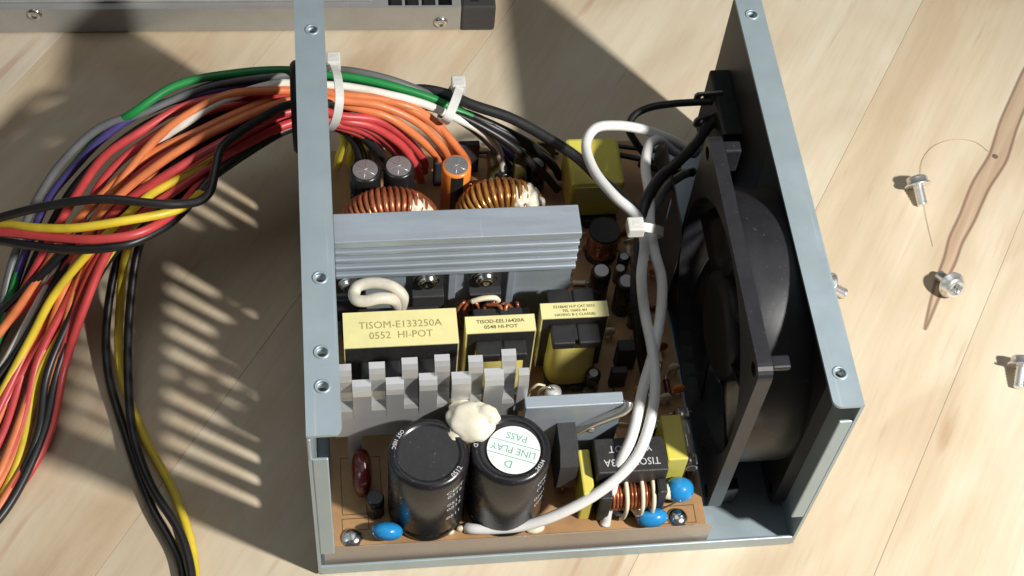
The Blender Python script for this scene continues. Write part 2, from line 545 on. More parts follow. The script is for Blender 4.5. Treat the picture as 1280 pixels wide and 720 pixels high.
# ------------------------------------------------------------------ the table: wooden planks
def wood(name, base, dark, pale, seed, knot=False):
    m = bpy.data.materials.new(name)
    m.use_nodes = True
    nt = m.node_tree
    N, L = nt.nodes, nt.links
    b = N['Principled BSDF']
    b.inputs['Specular IOR Level'].default_value = 0.35
    tc = N.new('ShaderNodeTexCoord')

    def noise(scale, det, stretch, dist=0.0, off=0.0):
        mp = N.new('ShaderNodeMapping')
        mp.inputs['Scale'].default_value = stretch
        mp.inputs['Location'].default_value = (seed * 1.7 + off, seed * 0.9, 0)
        L.new(tc.outputs['Object'], mp.inputs['Vector'])
        n = N.new('ShaderNodeTexNoise')
        n.inputs['Scale'].default_value = scale
        n.inputs['Detail'].default_value = det
        n.inputs['Distortion'].default_value = dist
        L.new(mp.outputs[0], n.inputs['Vector'])
        return n.outputs['Fac']

    def ramp(fac, stops):
        r = N.new('ShaderNodeValToRGB')
        e = r.color_ramp.elements
        e[0].position, e[0].color = stops[0][0], stops[0][1]
        e[1].position, e[1].color = stops[-1][0], stops[-1][1]
        for p, c in stops[1:-1]:
            q = e.new(p)
            q.color = c
        L.new(fac, r.inputs['Fac'])
        return r.outputs['Color']

    def mixc(fac, a, bb, mode='MIX'):
        x = N.new('ShaderNodeMix')
        x.data_type = 'RGBA'
        x.blend_type = mode
        if isinstance(fac, float):
            x.inputs[0].default_value = fac
        else:
            L.new(fac, x.inputs[0])
        for i, q in ((6, a), (7, bb)):
            if isinstance(q, tuple):
                x.inputs[i].default_value = q
            else:
                L.new(q, x.inputs[i])
        return x.outputs[2]
    c4 = lambda c: (c[0], c[1], c[2], 1)
    big = noise(15, 6, (0.5, 1.25, 1), 1.6)
    col = ramp(big, [(0.36, c4(dark)), (0.49, c4(base)), (0.62, c4(pale))])
    band = noise(60, 5, (0.10, 1.0, 1), 0.4, 3.0)
    col = mixc(0.28, col, ramp(band, [(0.35, (0.80, 0.74, 0.66, 1)), (0.6, (1, 1, 1, 1))]), 'MULTIPLY')
    fine = noise(420, 4, (0.045, 1.0, 1), 0.2, 5.0)
    col = mixc(0.14, col, ramp(fine, [(0.36, (0.72, 0.64, 0.55, 1)), (0.55, (1, 1, 1, 1))]), 'MULTIPLY')
    blot = noise(34, 4, (0.28, 1.0, 1), 1.0, 12.0)
    col = mixc(ramp(blot, [(0.55, (0, 0, 0, 1)), (0.72, (0.32, 0.32, 0.32, 1))]), col, (0.55, 0.36, 0.22, 1))
    pore = noise(950, 3, (0.05, 1.0, 1), 0.0, 15.0)
    col = mixc(ramp(pore, [(0.60, (0, 0, 0, 1)), (0.72, (0.16, 0.16, 0.16, 1))]), col, (0.38, 0.25, 0.15, 1))
    fleck = noise(150, 2, (0.13, 1.0, 1), 0.0, 8.0)
    col = mixc(ramp(fleck, [(0.66, (0, 0, 0, 1)), (0.75, (0.5, 0.5, 0.5, 1))]), col, (0.42, 0.24, 0.14, 1))
    if knot:
        # a dark mineral streak with a thin brown outline, its own shape in the wood (object space, metres along / across)
        sp = N.new('ShaderNodeSeparateXYZ')
        L.new(tc.outputs['Object'], sp.inputs[0])

        def mth(op, a, bb=None, cc=None):
            x = N.new('ShaderNodeMath')
            x.operation = op
            for i, q in enumerate((a, bb, cc)):
                if q is None:
                    continue
                if isinstance(q, (int, float)):
                    x.inputs[i].default_value = q
                else:
                    L.new(q, x.inputs[i])
            return x.outputs[0]
        x0, x1, y0 = knot
        wob = noise(16, 2, (1, 0.0, 0), 0.0, 2.0)
        u = mth('DIVIDE', mth('SUBTRACT', sp.outputs['X'], x0), x1 - x0)
        half = mth('MULTIPLY', mth('POWER', mth('MAXIMUM', mth('MULTIPLY', u, mth('SUBTRACT', 1.9, u)), 0.0), 0.75), 0.0034)
        yc = mth('ADD', y0, mth('MULTIPLY', mth('SUBTRACT', wob, 0.5), 0.010))
        dist = mth('SUBTRACT', mth('ABSOLUTE', mth('SUBTRACT', sp.outputs['Y'], yc)), half)
        ins = N.new('ShaderNodeMapRange')
        ins.inputs['From Min'].default_value = 0.0004
        ins.inputs['From Max'].default_value = -0.0006
        L.new(dist, ins.inputs['Value'])
        okx = mth('MULTIPLY', mth('GREATER_THAN', u, 0.0), mth('LESS_THAN', u, 1.9))
        inside = mth('MULTIPLY', ins.outputs[0], okx)
        edge = N.new('ShaderNodeMapRange')
        edge.inputs['From Min'].default_value = 0.0008
        edge.inputs['From Max'].default_value = 0.0002
        L.new(mth('ABSOLUTE', dist), edge.inputs['Value'])
        col = mixc(mth('MULTIPLY', inside, 0.85), col, mixc(ramp(fine, [(0.3, (0, 0, 0, 1)), (0.7, (1, 1, 1, 1))]), (0.43, 0.295, 0.19, 1), (0.58, 0.425, 0.30, 1)))
        col = mixc(mth('MULTIPLY', mth('MULTIPLY', edge.outputs[0], okx), 0.75), col, (0.17, 0.085, 0.05, 1))
        px, py = 0.2365, y0 + 0.001
        pd = mth('ADD', mth('POWER', mth('SUBTRACT', sp.outputs['X'], x0 + 0.083), 2.0), mth('POWER', mth('SUBTRACT', sp.outputs['Y'], y0), 2.0))
        pin = mth('LESS_THAN', pd, 0.0011 ** 2)
        col = mixc(mth('MULTIPLY', pin, 0.8), col, (0.10, 0.06, 0.05, 1))
    L.new(col, b.inputs['Base Color'])
    mr = N.new('ShaderNodeMapRange')
    mr.inputs['To Min'].default_value = 0.42
    mr.inputs['To Max'].default_value = 0.62
    L.new(band, mr.inputs['Value'])
    L.new(mr.outputs[0], b.inputs['Roughness'])
    bp = N.new('ShaderNodeBump')
    bp.inputs['Strength'].default_value = 0.12
    bp.inputs['Distance'].default_value = 0.0003
    L.new(fine, bp.inputs['Height'])
    L.new(bp.outputs[0], b.inputs['Normal'])
    return m


table = bpy.data.objects.new('table_top', None)
C.objects.link(table)
table['kind'] = 'structure'
table['world_mm'] = (0, 0, 0)
table.empty_display_size = 0.01
ANG = math.radians(57.0)
gd = Vector((math.cos(ANG), math.sin(ANG), 0))     # along the grain
gn = Vector((-math.sin(ANG), math.cos(ANG), 0))
seams = [-142.5 - 65.5 * k for k in range(6, 0, -1)] + [-142.5, -78.5, 55.4, 121.0, 187.0] + [187 + 65.5 * k for k in range(1, 6)]
tones = [((0.653, 0.546, 0.380), (0.574, 0.446, 0.294), (0.708, 0.614, 0.450)), ((0.683, 0.577, 0.418), (0.604, 0.488, 0.338), (0.733, 0.640, 0.487)),
         ((0.634, 0.519, 0.365), (0.544, 0.425, 0.284), (0.688, 0.587, 0.428)), ((0.653, 0.571, 0.450), (0.594, 0.503, 0.380), (0.703, 0.629, 0.503)),
         ((0.643, 0.556, 0.412), (0.569, 0.472, 0.332), (0.693, 0.614, 0.472))]
pick = {5: 1, 6: 1, 7: 4, 8: 2, 9: 2, 10: 3}
knot_a = at(1150, 410, 0)
for i in range(len(seams) - 1):
    a, b = seams[i] + 0.04, seams[i + 1] - 0.04
    mid = (a + b) / 2
    mb = MB().box((-560, -(b - a) / 2, -22), (700, (b - a) / 2, 0.0), 0.10)
    for k in range(len(mb.v)):
        mb.v[k].z += 0
    me_m = None
    t = tones[pick.get(i, i % 5)]
    knot = None
    if seams[i] < knot_a.dot(gn) < seams[i + 1]:
        o0 = gn * mid
        ya = (knot_a.dot(gn) - mid) * MM
        xa = knot_a.dot(gd) * MM - 0.070
        knot = (xa, xa + 0.100, ya)
    me_m = wood('maple_plank_%d' % i, t[0], t[1], t[2], i * 3.1 + 0.7, knot)
    # the object is rotated along its grain
    pl = bpy.data.objects.new('plank', None)
    bpy.data.objects.remove(pl)
    me = bpy.data.meshes.new('plank')
    me.from_pydata([(v - Vector((70, 0, 0))) * MM for v in mb.v], [], mb.f)
    me.materials.append(me_m)
    o = bpy.data.objects.new('plank', me)
    C.objects.link(o)
    o.parent = table
    o.location = (gn * mid + gd * 70) * MM
    o.rotation_euler.z = ANG

# ------------------------------------------------------------------ the open steel case
L_, H_, W_ = 158.6, 84.3, 140.0
case = thing('power_supply_case', 'open grey-blue steel power supply case with its cover off, standing on the wooden table', 'steel case', (70, 79, 0))
mb = MB().box((0, 0.9, 0), (W_, 151.5, 1.0))
base = mb.build('base_plate', 'steel', case)
MB().box((0.6, 0, 0), (W_ - 0.5, 0.9, 5.2), 0.3).build('lip', 'steel', base)
# wall with the wire hole and two rows of vent slots
GY, GZ, GR = 133.0, 50.0, 13.0
ys = [14 + 6.98 * k for k in range(16)]
holes = [slot(y, 19.0, 49.3, 3.1) for y in ys] + [slot(y, 60.5, 76.0, 3.1) for y in ys[:11]] + [circle(GY, GZ, GR, 28)]
wall = MB().plate([(0, 1.02), (L_, 1.02), (L_, H_ - 1.0), (0, H_ - 1.0)], holes, 0.9, lambda a, b, h: Vector((h, a, b))).build('side_panel', 'steel', case, 'slotted panel with the wire hole')


def flange(x0, x1, hole_px, inner):
    """top strip of a side panel, with rounded corners on the inner side and dimpled screw holes"""
    rr = 2.2
    ys0, ys1 = 0.0, L_
    if inner > 0:
        out = [(x0, ys0)] + [(x1 - rr + rr * math.sin(a), ys0 + rr - rr * math.cos(a)) for a in [PI / 2 * k / 5 for k in range(6)]] + [(x1, ys1), (x0, ys1)]
    else:
        out = [(x1, ys0), (x1, ys1), (x0, ys1)] + [(x0 + rr - rr * math.cos(a), ys0 + rr - rr * math.sin(a)) for a in [PI / 2 * k / 5 for k in range(6)]]
    hs = [at(u, v, H_) for u, v in hole_px]
    mb = MB().plate(out, [circle(h.x, h.y, 1.45, 18) for h in hs], 0.9, lambda a, b, h: Vector((a, b, H_ - 0.9 + h)))
    # rounded fold along the outer edge
    return mb, hs


mbf, hs = flange(0.0, 8.7, [(390, 37), (400, 347), (402, 440), (403, 483)], 1)
fl = mbf.build('flange', 'steel', wall)
for h in hs:
    q = MB().torus((h.x, h.y, H_ + 0.02), 1.75, 0.38, 'z', 20, 8, 0.25)
    q.lathe((h.x, h.y, H_ - 3.2), [(1.7, 0), (1.45, 0), (1.30, 0.4), (1.40, 0.9), (1.30, 1.4), (1.42, 2.4), (1.75, 2.4), (1.75, 0)], 16, caps=False)
    q.build('bushing', 'steel', wall)
# folded edge strips down the open side
MB().box((0.9, 0.0, 14.0), (5.0, 0.9, 71.5), 0.35).build('edge_fold', 'steel', wall)
MB().box((0.0, 0.0, 72.5), (1.0, -0.6, 83.2), 0.3).build('tab', 'steel', wall)
mb = MB().plate([(0, 1.02), (L_, 1.02), (L_, H_ - 1.0), (0, H_ - 1.0)], [circle(51.7, 42, 36.5, 40)], 0.9, lambda a, b, h: Vector((W_ - 0.9 + h, a, b)))
wall2 = mb.build('side_panel', 'steel', case, 'panel that carries the fan')
mbf, hs2 = flange(W_ - 8.0, W_, [(940, 18), (1050, 466)], -1)
mbf.build('flange', 'steel', wall2)
for h in hs2:
    q = MB().torus((h.x, h.y, H_ + 0.02), 1.75, 0.38, 'z', 20, 8, 0.25)
    q.lathe((h.x, h.y, H_ - 3.2), [(1.7, 0), (1.45, 0), (1.30, 0.4), (1.40, 0.9), (1.30, 1.4), (1.42, 2.4), (1.75, 2.4), (1.75, 0)], 16, caps=False)
    q.build('bushing', 'steel', wall2)
MB().box((W_ - 4.6, 0.0, 19.0), (W_ - 0.9, 0.9, 76.0), 0.35).build('edge_fold', 'steel', wall2)
# fan grille: rings and spokes of wire on the outside
g = MB()
for R in (8, 15.5, 23, 30.5, 37.5):
    g.torus((W_ + 0.9, 51.7, 42), R, 0.8, 'x', 40, 8)
for k in range(4):
    a = PI / 4 + k * PI / 2
    dv = Vector((0, math.cos(a), math.sin(a)))
    g.tube([Vector((W_ + 0.9, 51.7, 42)) + dv * 7, Vector((W_ + 0.9, 51.7, 42)) + dv * 40], 0.8, 8)
g.build('fan_grille', 'steel', case)
# grommet
gm = MB()
gm.torus((-0.2, GY, GZ), GR - 0.3, 1.9, 'x', 36, 10, 2.4)
gm.build('grommet', 'rubber', case)
# mains inlet on the fan wall
s0 = at(889, 137, 40)
sk = MB().box((131.5, 119, 19), (W_ - 0.9, 146, 47), 0.8)
sk.box((137.6, 97, 3.2), (W_ - 0.9, 157.4, 81.5), .5)  # thin black plate that darkens the far part of this wall
sock = sk.build('mains_socket', 'blackp', case)
for (u0, v0, u1, v1, z) in ((868, 123.5, 900, 121, 46), (868, 155, 905, 143, 40)):
    a, b = at(u0, v0, z), at(u1, v1, z)
    d = (b - a).normalized()
    n = Vector((-d.y, d.x, 0))
    p = MB()
    pts = [(0, -.7), (0.8, -1.3), (9, -1.3), (9, 1.3), (0.8, 1.3), (0, .7)]
    p.plate(pts, [circle(2.6, 0, 0.55, 10)], 0.8, lambda q, w, h: a + d * q + Vector((0, 0, w * 1.7)) + n * h)
    p.build('terminal', 'tin', sock)
for (x, y) in ((9.9, 8.2), (105.2, 7.5), (9.9, 140), (105, 140)):
    MB().cyl((x, y, 0.9), 2.6, 5.5, 14).build('standoff', 'steel', base)

# insulating film behind the front lip, and dark sheet by the fan
o = MB()
o.box((2.0, 1.5, 1.1), (113.5, 1.75, 14.5))
o.build('insulating_film', 'film', None, 'clear brownish plastic insulating film standing along the low front edge of the case', cat='plastic film')
sh = MB().plate([(84, 6.7), (128, 6.7), (128, 30), (122, 42), (90, 42), (84, 36)], [slot(103, 24, 36, 2.4)], 0.4, lambda a, b, h: Vector((113.8 + h, a, b)))
sh.box((113.8, 84, 1.1), (114.2, 90, 6.7)).box((113.8, 122, 1.1), (114.2, 128, 6.7))
sh.build('insulating_sheet', 'sheet', None, 'dark grey insulating sheet standing between the circuit board and the black fan', cat='plastic sheet')

# ------------------------------------------------------------------ cooling fan
FX0, FX1, FY, FZ, FH = 115.4, 139.0, 51.7, 42.2, 40.0
fan = thing('cooling_fan', 'black square cooling fan with a round duct inside the right side of the case', 'fan', ((FX0 + FX1) / 2, FY, FZ - FH))


def rsq(h, r, n=5):
    out = []
    for k, (sx, sy) in enumerate(((1, 1), (-1, 1), (-1, -1), (1, -1))):
        for i in range(n + 1):
            a = k * PI / 2 + PI / 2 * i / n
            out.append((FY + sx * (h - r) + r * math.cos(a), FZ + sy * (h - r) + r * math.sin(a)))
    return out


fr = MB()
for x in (FX0, FX1 - 4.0):
    fr.plate(rsq(FH, 3.5), [circle(FY, FZ, 37.6, 48)] + [circle(FY + sx * 35.7, FZ + sy * 35.7, 2.1, 14) for sx in (1, -1) for sy in (1, -1)], 4.0,
             lambda a, b, h, x=x: Vector((x + h, a, b)))
# round duct (outer bulge, inner bore)
fr.lathe((0, FY, FZ), [(37.6, FX0), (39.5, FX0 + 4.0), (39.9, FX0 + 6), (39.9, FX1 - 6), (39.5, FX1 - 4.0), (37.6, FX1), (37.6, FX0)], 64, 'x', caps=False)
frame = fr.build('frame', 'fanp', fan)
for (y, z0, z1) in ((FY + 35, FZ + 30, FZ + 39.6), (FY - 36, FZ + 37.6, FZ + 39.6), (FY - 36, FZ - 39.5, FZ - 31)):
    MB().box((FX0 + 3.9, y - 2, z0), (FX0 + 9, y + 2, z1), .6).build('rib', 'fanp', frame)
st = MB()
for k in range(4):
    a = k * PI / 2 + 0.5
    dv = Vector((0, math.cos(a), math.sin(a)))
    st.tube([Vector((FX1 - 2.5, FY, FZ)) + dv * 14, Vector((FX1 - 2.5, FY, FZ)) + dv * 37.8], 1.6, 6)
st.cyl((FX1 - 5, FY, FZ), 16, 4, 32, 'x')
st.build('motor_mount', 'fan_in', fan)
hub = MB().lathe((0, FY, FZ), [(13, FX0 + 2.0), (16, FX0 + 3.2), (16.5, FX0 + 5), (16.5, FX1 - 6)], 36, 'x').build('hub', 'fan_in', fan)
bl0 = None
for k in range(7):
    a0 = 2 * PI * k / 7 + 0.2
    mb = MB()
    nr, nw = 5, 6
    top, bot = [], []
    for i in range(nr):
        R = 16 + (36.2 - 16) * i / (nr - 1)
        for j in range(nw):
            t = j / (nw - 1)
            a = a0 + t * (0.72 + 0.10 * i / nr) - 0.12 * i / nr
            x = FX0 + 3.5 + 14.5 * t - 1.8 * math.sin(t * PI)
            p = Vector((x, FY + R * math.cos(a), FZ + R * math.sin(a)))
            top.append(p)
            bot.append(p + Vector((0.9, 0, 0)))
    vs = top + bot
    n = len(top)
    fs = []
    for i in range(nr - 1):
        for j in range(nw - 1):
            q = (i * nw + j, i * nw + j + 1, (i + 1) * nw + j + 1, (i + 1) * nw + j)
            fs += [q, tuple(n + w for w in reversed(q))]
    ring = [j for j in range(nw)] + [i * nw + nw - 1 for i in range(1, nr)] + [(nr - 1) * nw + j for j in range(nw - 2, -1, -1)] + [i * nw for i in range(nr - 2, 0, -1)]
    for i in range(len(ring)):
        j = (i + 1) % len(ring)
        fs.append((ring[i], ring[j], n + ring[j], n + ring[i]))
    mb.add(vs, fs, True)
    mb.build('blade', 'fan_in', fan)

# ------------------------------------------------------------------ circuit board and what is soldered to it
ZB = 8.0
board = thing('circuit_board', 'tan circuit board crowded with capacitors, transformers and heat sinks inside the open case', 'circuit board', (58, 76, 6.4))
pcb = MB().box((4.5, 4.6, 6.4), (113.3, 149, ZB), 0.15).build('board', 'board', board)
tr = MB()
for (pts) in (((100, 10), (110, 14), (110, 40)), ((104, 60), (104, 100), (92, 110)), ((70, 40), (92, 40), (92, 56))):
    MB().tube([(x, y, ZB + 0.0) for x, y in pts], 0.25, 6).build('board_trace', 'inkdark', board)
for (u, v) in ((440, 671), (848, 648)):
    c = at(u, v, ZB + 1)
    c = Vector((c.x, max(c.y, 7.2), ZB))
    mb = MB().lathe(c, [(3.1, 0), (3.1, .25), (2.9, .7), (2.2, 1.4), (1.2, 1.8), (0.35, 1.9)], 22)
    mb.build('board_screw', 'chrome', board, 'shiny round screw head at the front edge of the board')


def lead(parent, pts, r=0.32, m='tin'):
    return MB().tube(pts, r, 6).build('lead', m, parent)


# --- rear aluminium heat sink: slab, fins, plate
hsk = MB().box((8.6, 72.6, 59.2), (79.2, 82.8, 62.2), 0.3)
hsk.box((8.7, 76.4, ZB - .05), (79.0, 79.6, 59.25))
hs1 = hsk.build('heat_sink', 'alu', board, 'finned aluminium heat sink lying across the board with a flat bright top')
for k in range(4):
    z = 55.4 - 3.9 * k
    MB().box((8.6, 72.6, z), (79.1, 76.45, z + 1.9), 0.42).build('fin', 'alu', hs1)
for (px0, y0) in ((563, 0), (636, 0)):
    c = aty(px0 + 2, 356, 75)
    MB().box((c.x - 1.1, 74.6, 22), (c.x + 1.1, 76.45, 43), 0.2).build('rib', 'alu', hs1)
for (u, v, dx) in ((437, 352, 5), (535, 348, 5), (607, 346, 5)):
    c = aty(u, v, 75)
    t = MB().box((c.x - 4.6, 74.9, 26), (c.x + 4.6, 76.35, 42.5), 0.15)
    t.box((c.x - 4.8, 72.2, 21.5), (c.x + 4.8, 76.3, 33.0), 0.4)
    for q in (-2.5, 0, 2.5):
        t.box((c.x + q - 0.4, 74.0, ZB - .1), (c.x + q + 0.4, 74.6, 21.6))
    tr_ = t.build('transistor', 'bridge', board, 'dark flat power transistor screwed to the rear heat sink')
    w = MB().lathe((c.x, 74.9, 38.4), [(3.4, 0), (3.4, -.7), (2.9, -.7), (2.8, -1.5), (2.2, -2.2), (1.2, -2.5), (0.9, -1.8), (0.2, -1.7)], 22, 'y')
    w.build('screw', 'chrome', tr_)


def transformer(x0, x1, y0, y1, z1, z0, label, lines, coil_m, by, cz0, cz1, fl_h, m_tape='yellow_lab'):
    core = MB().box((x0 + .3, y0, z0), (x1 - .3, y1, z1 - .3), 0.2)
    # window legs either side are the core itself; belt of tape round it
    t = core.build('transformer', 'ferrite', board, label)
    b = MB().frame_y(x0, x1, z0 - .2, z1, 0.45, y0 + 0.15, y1 + 0.2)
    b.build('tape', m_tape, t)
    xm = (x0 + x1) / 2
    w = (x1 - x0) * 0.37
    # coil: rounded block in front and behind
    d0, d1 = y0 - by, y1 + by
    n = 24
    pr = []
    for k in range(n):
        a = 2 * PI * k / n
        cx, sy = math.cos(a), math.sin(a)
        pr.append((xm + w * math.copysign(abs(cx) ** 0.55, cx), (d0 + d1) / 2 + (d1 - d0) / 2 * math.copysign(abs(sy) ** 0.6, sy)))
    zz = [cz0, cz0 + 1, cz0 + (cz1 - cz0) * .3, cz0 + (cz1 - cz0) * .5, cz1 - 1.5, cz1]
    sc = [0.92, 1.0, 1.02, 1.0, 0.97, 0.9]
    vs, fs = [], []
    for z, s_ in zip(zz, sc):
        vs += [(xm + (a - xm) * s_, (d0 + d1) / 2 + (b_ - (d0 + d1) / 2) * s_, z) for a, b_ in pr]
    for i in range(len(zz) - 1):
        for k in range(n):
            k2 = (k + 1) % n
            fs.append((i * n + k, i * n + k2, (i + 1) * n + k2, (i + 1) * n + k))
    fs += [tuple(range(n - 1, -1, -1)), tuple((len(zz) - 1) * n + k for k in range(n))]
    MB().add(vs, fs, True).build('coil', coil_m, t)
    # bobbin flanges with a notch
    f = MB()
    fw = (x1 - x0) * 0.36
    for (za, zb_) in ((cz1 + .05, cz1 + fl_h), (cz0 - 1.6, cz0 - .05)):
        for yy0, yy1 in ((d0 - .8, y0 - .06), (y1 + .06, d1 + .8)):
            ya, yb = yy0, yy1
            f.box((xm - fw, ya, za), (xm - .5, yb, zb_), .5)
            f.box((xm + .5, ya, za), (xm + fw, yb, zb_), .5)
            f.box((xm - 1.3, (ya if ya > y1 else ya + 1.6), za + .2), (xm + 1.3, (yb - 1.6 if ya > y1 else yb), zb_ - .5))
    f.box((xm - 1.2, d0 + 1.0, cz0 - 1.2), (xm + 1.2, d1 - 1.0, cz1 + fl_h - .6))
    for q in (-.8, -.4, 0.4, .8):
        for yy in (d0, d1):
            f.box((xm + q * fw - .4, yy - .4, ZB - .1), (xm + q * fw + .4, yy + .4, cz0 - 1.5))
    f.build('bobbin', 'blackp', t)
    for (txt, cy, size, sx, bold, mm_) in lines:
        text_on(txt, size, lambda a, b_: Vector((xm + a, cy + b_, z1 + 0.04)), t, mm_, bold, sx)
    return t


transformer(10.1, 42.6, 48.2, 60.0, 45, 13, 'largest transformer, wide pale yellow tape top printed in olive', (
    ('TISOM-E133250A', 55.5, 3.3, 0.97, 0.0, 'ink'), ('0552  HI-POT', 52.0, 3.3, 0.95, 0.0, 'ink')), 'olive', 5.2, 16, 34, 4.0)
transformer(45.3, 65.6, 53.6, 59.3, 41, 13, 'small transformer with narrow yellow top and black bobbin, behind the comb heat sink', (
    ('TISOD-EEL16420A', 57.5, 1.65, 1.08, 0.02, 'inkdark'), ('0548 HI-POT', 55.6, 1.65, 1.08, 0.02, 'inkdark')), 'yellow', 4.6, 14, 33.5, 3.6)
transformer(67.8, 87.7, 58.0, 63.3, 40, 13, 'small transformer nearest the fan with bulging yellow coil and narrow yellow top', (
    ('E218643 H-P CAT 0552', 62.0, 1.25, 1.0, 0.015, 'inkdark'), ('TEL 16602-4H', 60.6, 1.25, 1.0, 0.015, 'inkdark'), ('HAVING B-2 CLASS(B)', 59.2, 1.25, 1.0, 0.015, 'inkdark')), 'yellow', 6.2, 11, 34.0, 3.2)
# copper shreds of winding behind the middle transformer
cs = MB()
for k in range(9):
    a = at(580 + k * 8 + random.uniform(-3, 3), 384 + random.uniform(-6, 4), 33)
    cs.tube(spline([a + Vector((0, 2, -7)), a + Vector((random.uniform(-1, 1), 0, 1)), a + Vector((random.uniform(-2, 2), -1.5, -1)), a + Vector((random.uniform(-1, 2), -3, -9))], 5), 0.55, 6)
a = at(625, 383, 37)
cs.tube(spline([a + Vector((-4, 2, -2)), a, a + Vector((1.0, -2.5, -1.5)), a + Vector((2, 0, .5)), a + Vector((4, 1, -3))], 6), 0.6, 6)
cs.build('winding_end', 'copper', board, 'reddish copper wire ends behind the middle transformer')
wl = at(607, 374, 36)
MB().tube(spline([wl + Vector((-4.2, 0, -1)), wl + Vector((-1, 0, .4)), wl + Vector((2.8, .3, 0)), wl + Vector((4, .6, -2))], 6), 0.85, 8).build('sleeve', 'cream', board)
MB().box((wl.x - 2, 62.5, ZB - .05), (wl.x + 13, 67, 33), .5).build('terminal_block', 'bridge', board, 'dark block between the middle transformer and the rear heat sink')

# --- comb heat sink with bent tabs
YC = 31.0
cb = MB().box((6.6, YC - .64, 26.2), (58.3, YC + .64, 36.6), .0)
for x in (12, 34, 52):
    cb.box((x - 2, YC - .6, ZB - .1), (x + 2, YC + .6, 26.4))
comb = cb.build('heat_sink', 'alu_bent', board, 'comb-shaped shiny sheet aluminium heat sink with alternating bent tabs')


def bent(x0, x1, prof, t=1.3, lab=None):
    n = len(prof)
    vs = []
    for i, (y, z) in enumerate(prof):
        a, b = prof[max(i - 1, 0)], prof[min(i + 1, n - 1)]
        ty, tz = b[0] - a[0], b[1] - a[1]
        l = math.hypot(ty, tz)
        ny, nz_ = -tz / l * t / 2, ty / l * t / 2
        vs += [(x0, y + ny, z + nz_), (x1, y + ny, z + nz_), (x1, y - ny, z - nz_), (x0, y - ny, z - nz_)]
    fs = [(0, 1, 2, 3), tuple(4 * (n - 1) + k for k in (3, 2, 1, 0))]
    for i in range(n - 1):
        for k in range(4):
            k2 = (k + 1) % 4
            fs.append((4 * i + k, 4 * i + k2, 4 * i + 4 + k2, 4 * i + 4 + k))
    mb = MB().add(vs, fs)
    return mb.build('tab', 'alu_bent', comb)


tallp = [(423, 439, 460), (461, 481, 457), (502, 522, 454), (543, 562, 449), (585, 603, 447), (627, 645, 444)]
lowp = [(440, 463.5, 477), (482, 504.5, 474.5), (523.5, 546, 470), (564, 588, 467), (605, 629, 463.5)]
YB = YC + 2.8
for i, (u0, u1, v) in enumerate(tallp):
    a, b = aty(u0, v, YB + 2.6), aty(u1, v, YB + 2.6)
    z = a.z
    j = random.uniform(-.9, .9)
    bent(a.x, b.x, [(YC, 36.5), (YC, 40.6), (YC + .5, 41.6), (YC + 1.8, 43.0), (YB - .4, 44.6), (YB, 46.5), (YB + j * .4, 52), (YB + j, z - 2.4), (YB + .6 + j, z - .9), (YB + 1.5 + j, z - .2), (YB + 3.3 + j, z + .1)])
for (u0, u1, v) in lowp:
    a, b = aty(u0, v, YC + 3.0), aty(u1, v, YC + 3.0)
    j = random.uniform(-.3, .3)
    bent(a.x, b.x, [(YC, 36.0), (YC, 44), (YC + j * .5, a.z - 2.2), (YC + .5 + j, a.z - .8), (YC + 1.4 + j, a.z - .2), (YC + 3.4 + j, a.z)])
a, b = aty(648, 463, YC + 2), aty(661, 463, YC + 2)
bent(a.x, b.x, [(YC, 36), (YC, 50), (YC + .3, a.z - 2.0), (YC + .9, a.z - .6), (YC + 2.6, a.z)])

# --- second small bracket heat sink
hb = MB().box((59.5, 27.2, ZB - .1), (87.2, 28.6, 41.3), .2)
hb.box((59.5, 27.0, 41.2), (87.4, 30.9, 43.3), .35)
hs3 = hb.build('heat_sink', 'alu', board, 'plain aluminium bracket heat sink right of the comb one')
p0, p1, p2 = aty(703, 540, 26.4), aty(738, 533, 26.2), aty(780, 503, 26.6)
k0, k1 = aty(706, 545, 26.3), aty(783, 510, 26.2)
MB().tube(spline([k0, (k0 + k1) / 2, k1, k1 + Vector((.6, 1.4, 1.4))], 6), 1.5, 10, flat=0.9).build('clip', 'tin', hs3)
MB().ell((p1.x, 25.4, p1.z), 1.5, 1.2, 1.5).build('clip_knob', 'tin', hs3)


# --- big electrolytic capacitors
def bigcap(c, r, z1, label):
    body = MB().lathe((c[0], c[1], 0), [(r - .8, ZB), (r, ZB + .8), (r, 11.2), (r - .45, 11.9), (r, 12.6), (r, z1 - 1.6), (r - .5, z1 - .5), (r - 1.6, z1), (r - 2.6, z1 - .15), (r - 2.9, z1 - .75)], 48)
    o = body.build('electrolytic_capacitor', 'sleeve', board, label)
    MB().cyl((c[0], c[1], z1 - .8), r - 2.7, 0.25, 40).build('top_disc', 'captop', o)
    return o


def on_top(c, r, ang0, z):
    """lettering running round the rim, feet to the centre"""
    def fn(a, b):
        th = ang0 - a / r
        return Vector((c[0] + (r + b) * math.cos(th), c[1] + (r + b) * math.sin(th), z))
    return fn


def on_side(c, r, ang0, zc, vert=False):
    def fn(a, b):
        if vert:
            a, b = -b, a
        th = ang0 + a / r
        return Vector((c[0] + (r + .05) * math.cos(th), c[1] + (r + .05) * math.sin(th), zc + b))
    return fn


CL, CR = (31.8, 15.6), (54.3, 15.5)
RC = 11.15
c1 = bigcap(CL, RC, 42.4, 'tall black can capacitor with a plain dark top, left of the sticker one')
c2 = bigcap(CR, RC, 42.4, 'tall black can capacitor with a round white sticker on top')


def rim_text(o, c, txt, ang, flip=True, size=1.7):
    r = RC - 1.5
    vs, fs = letters(txt, size, 0.02)
    out = []
    for a, b in vs:
        th = ang + (a / r)
        out.append(Vector((c[0] + (r - b) * math.cos(th), c[1] + (r - b) * math.sin(th), 42.46)))
    MB().add(out, fs).build('lettering', 'whiteink', o, fix=False)


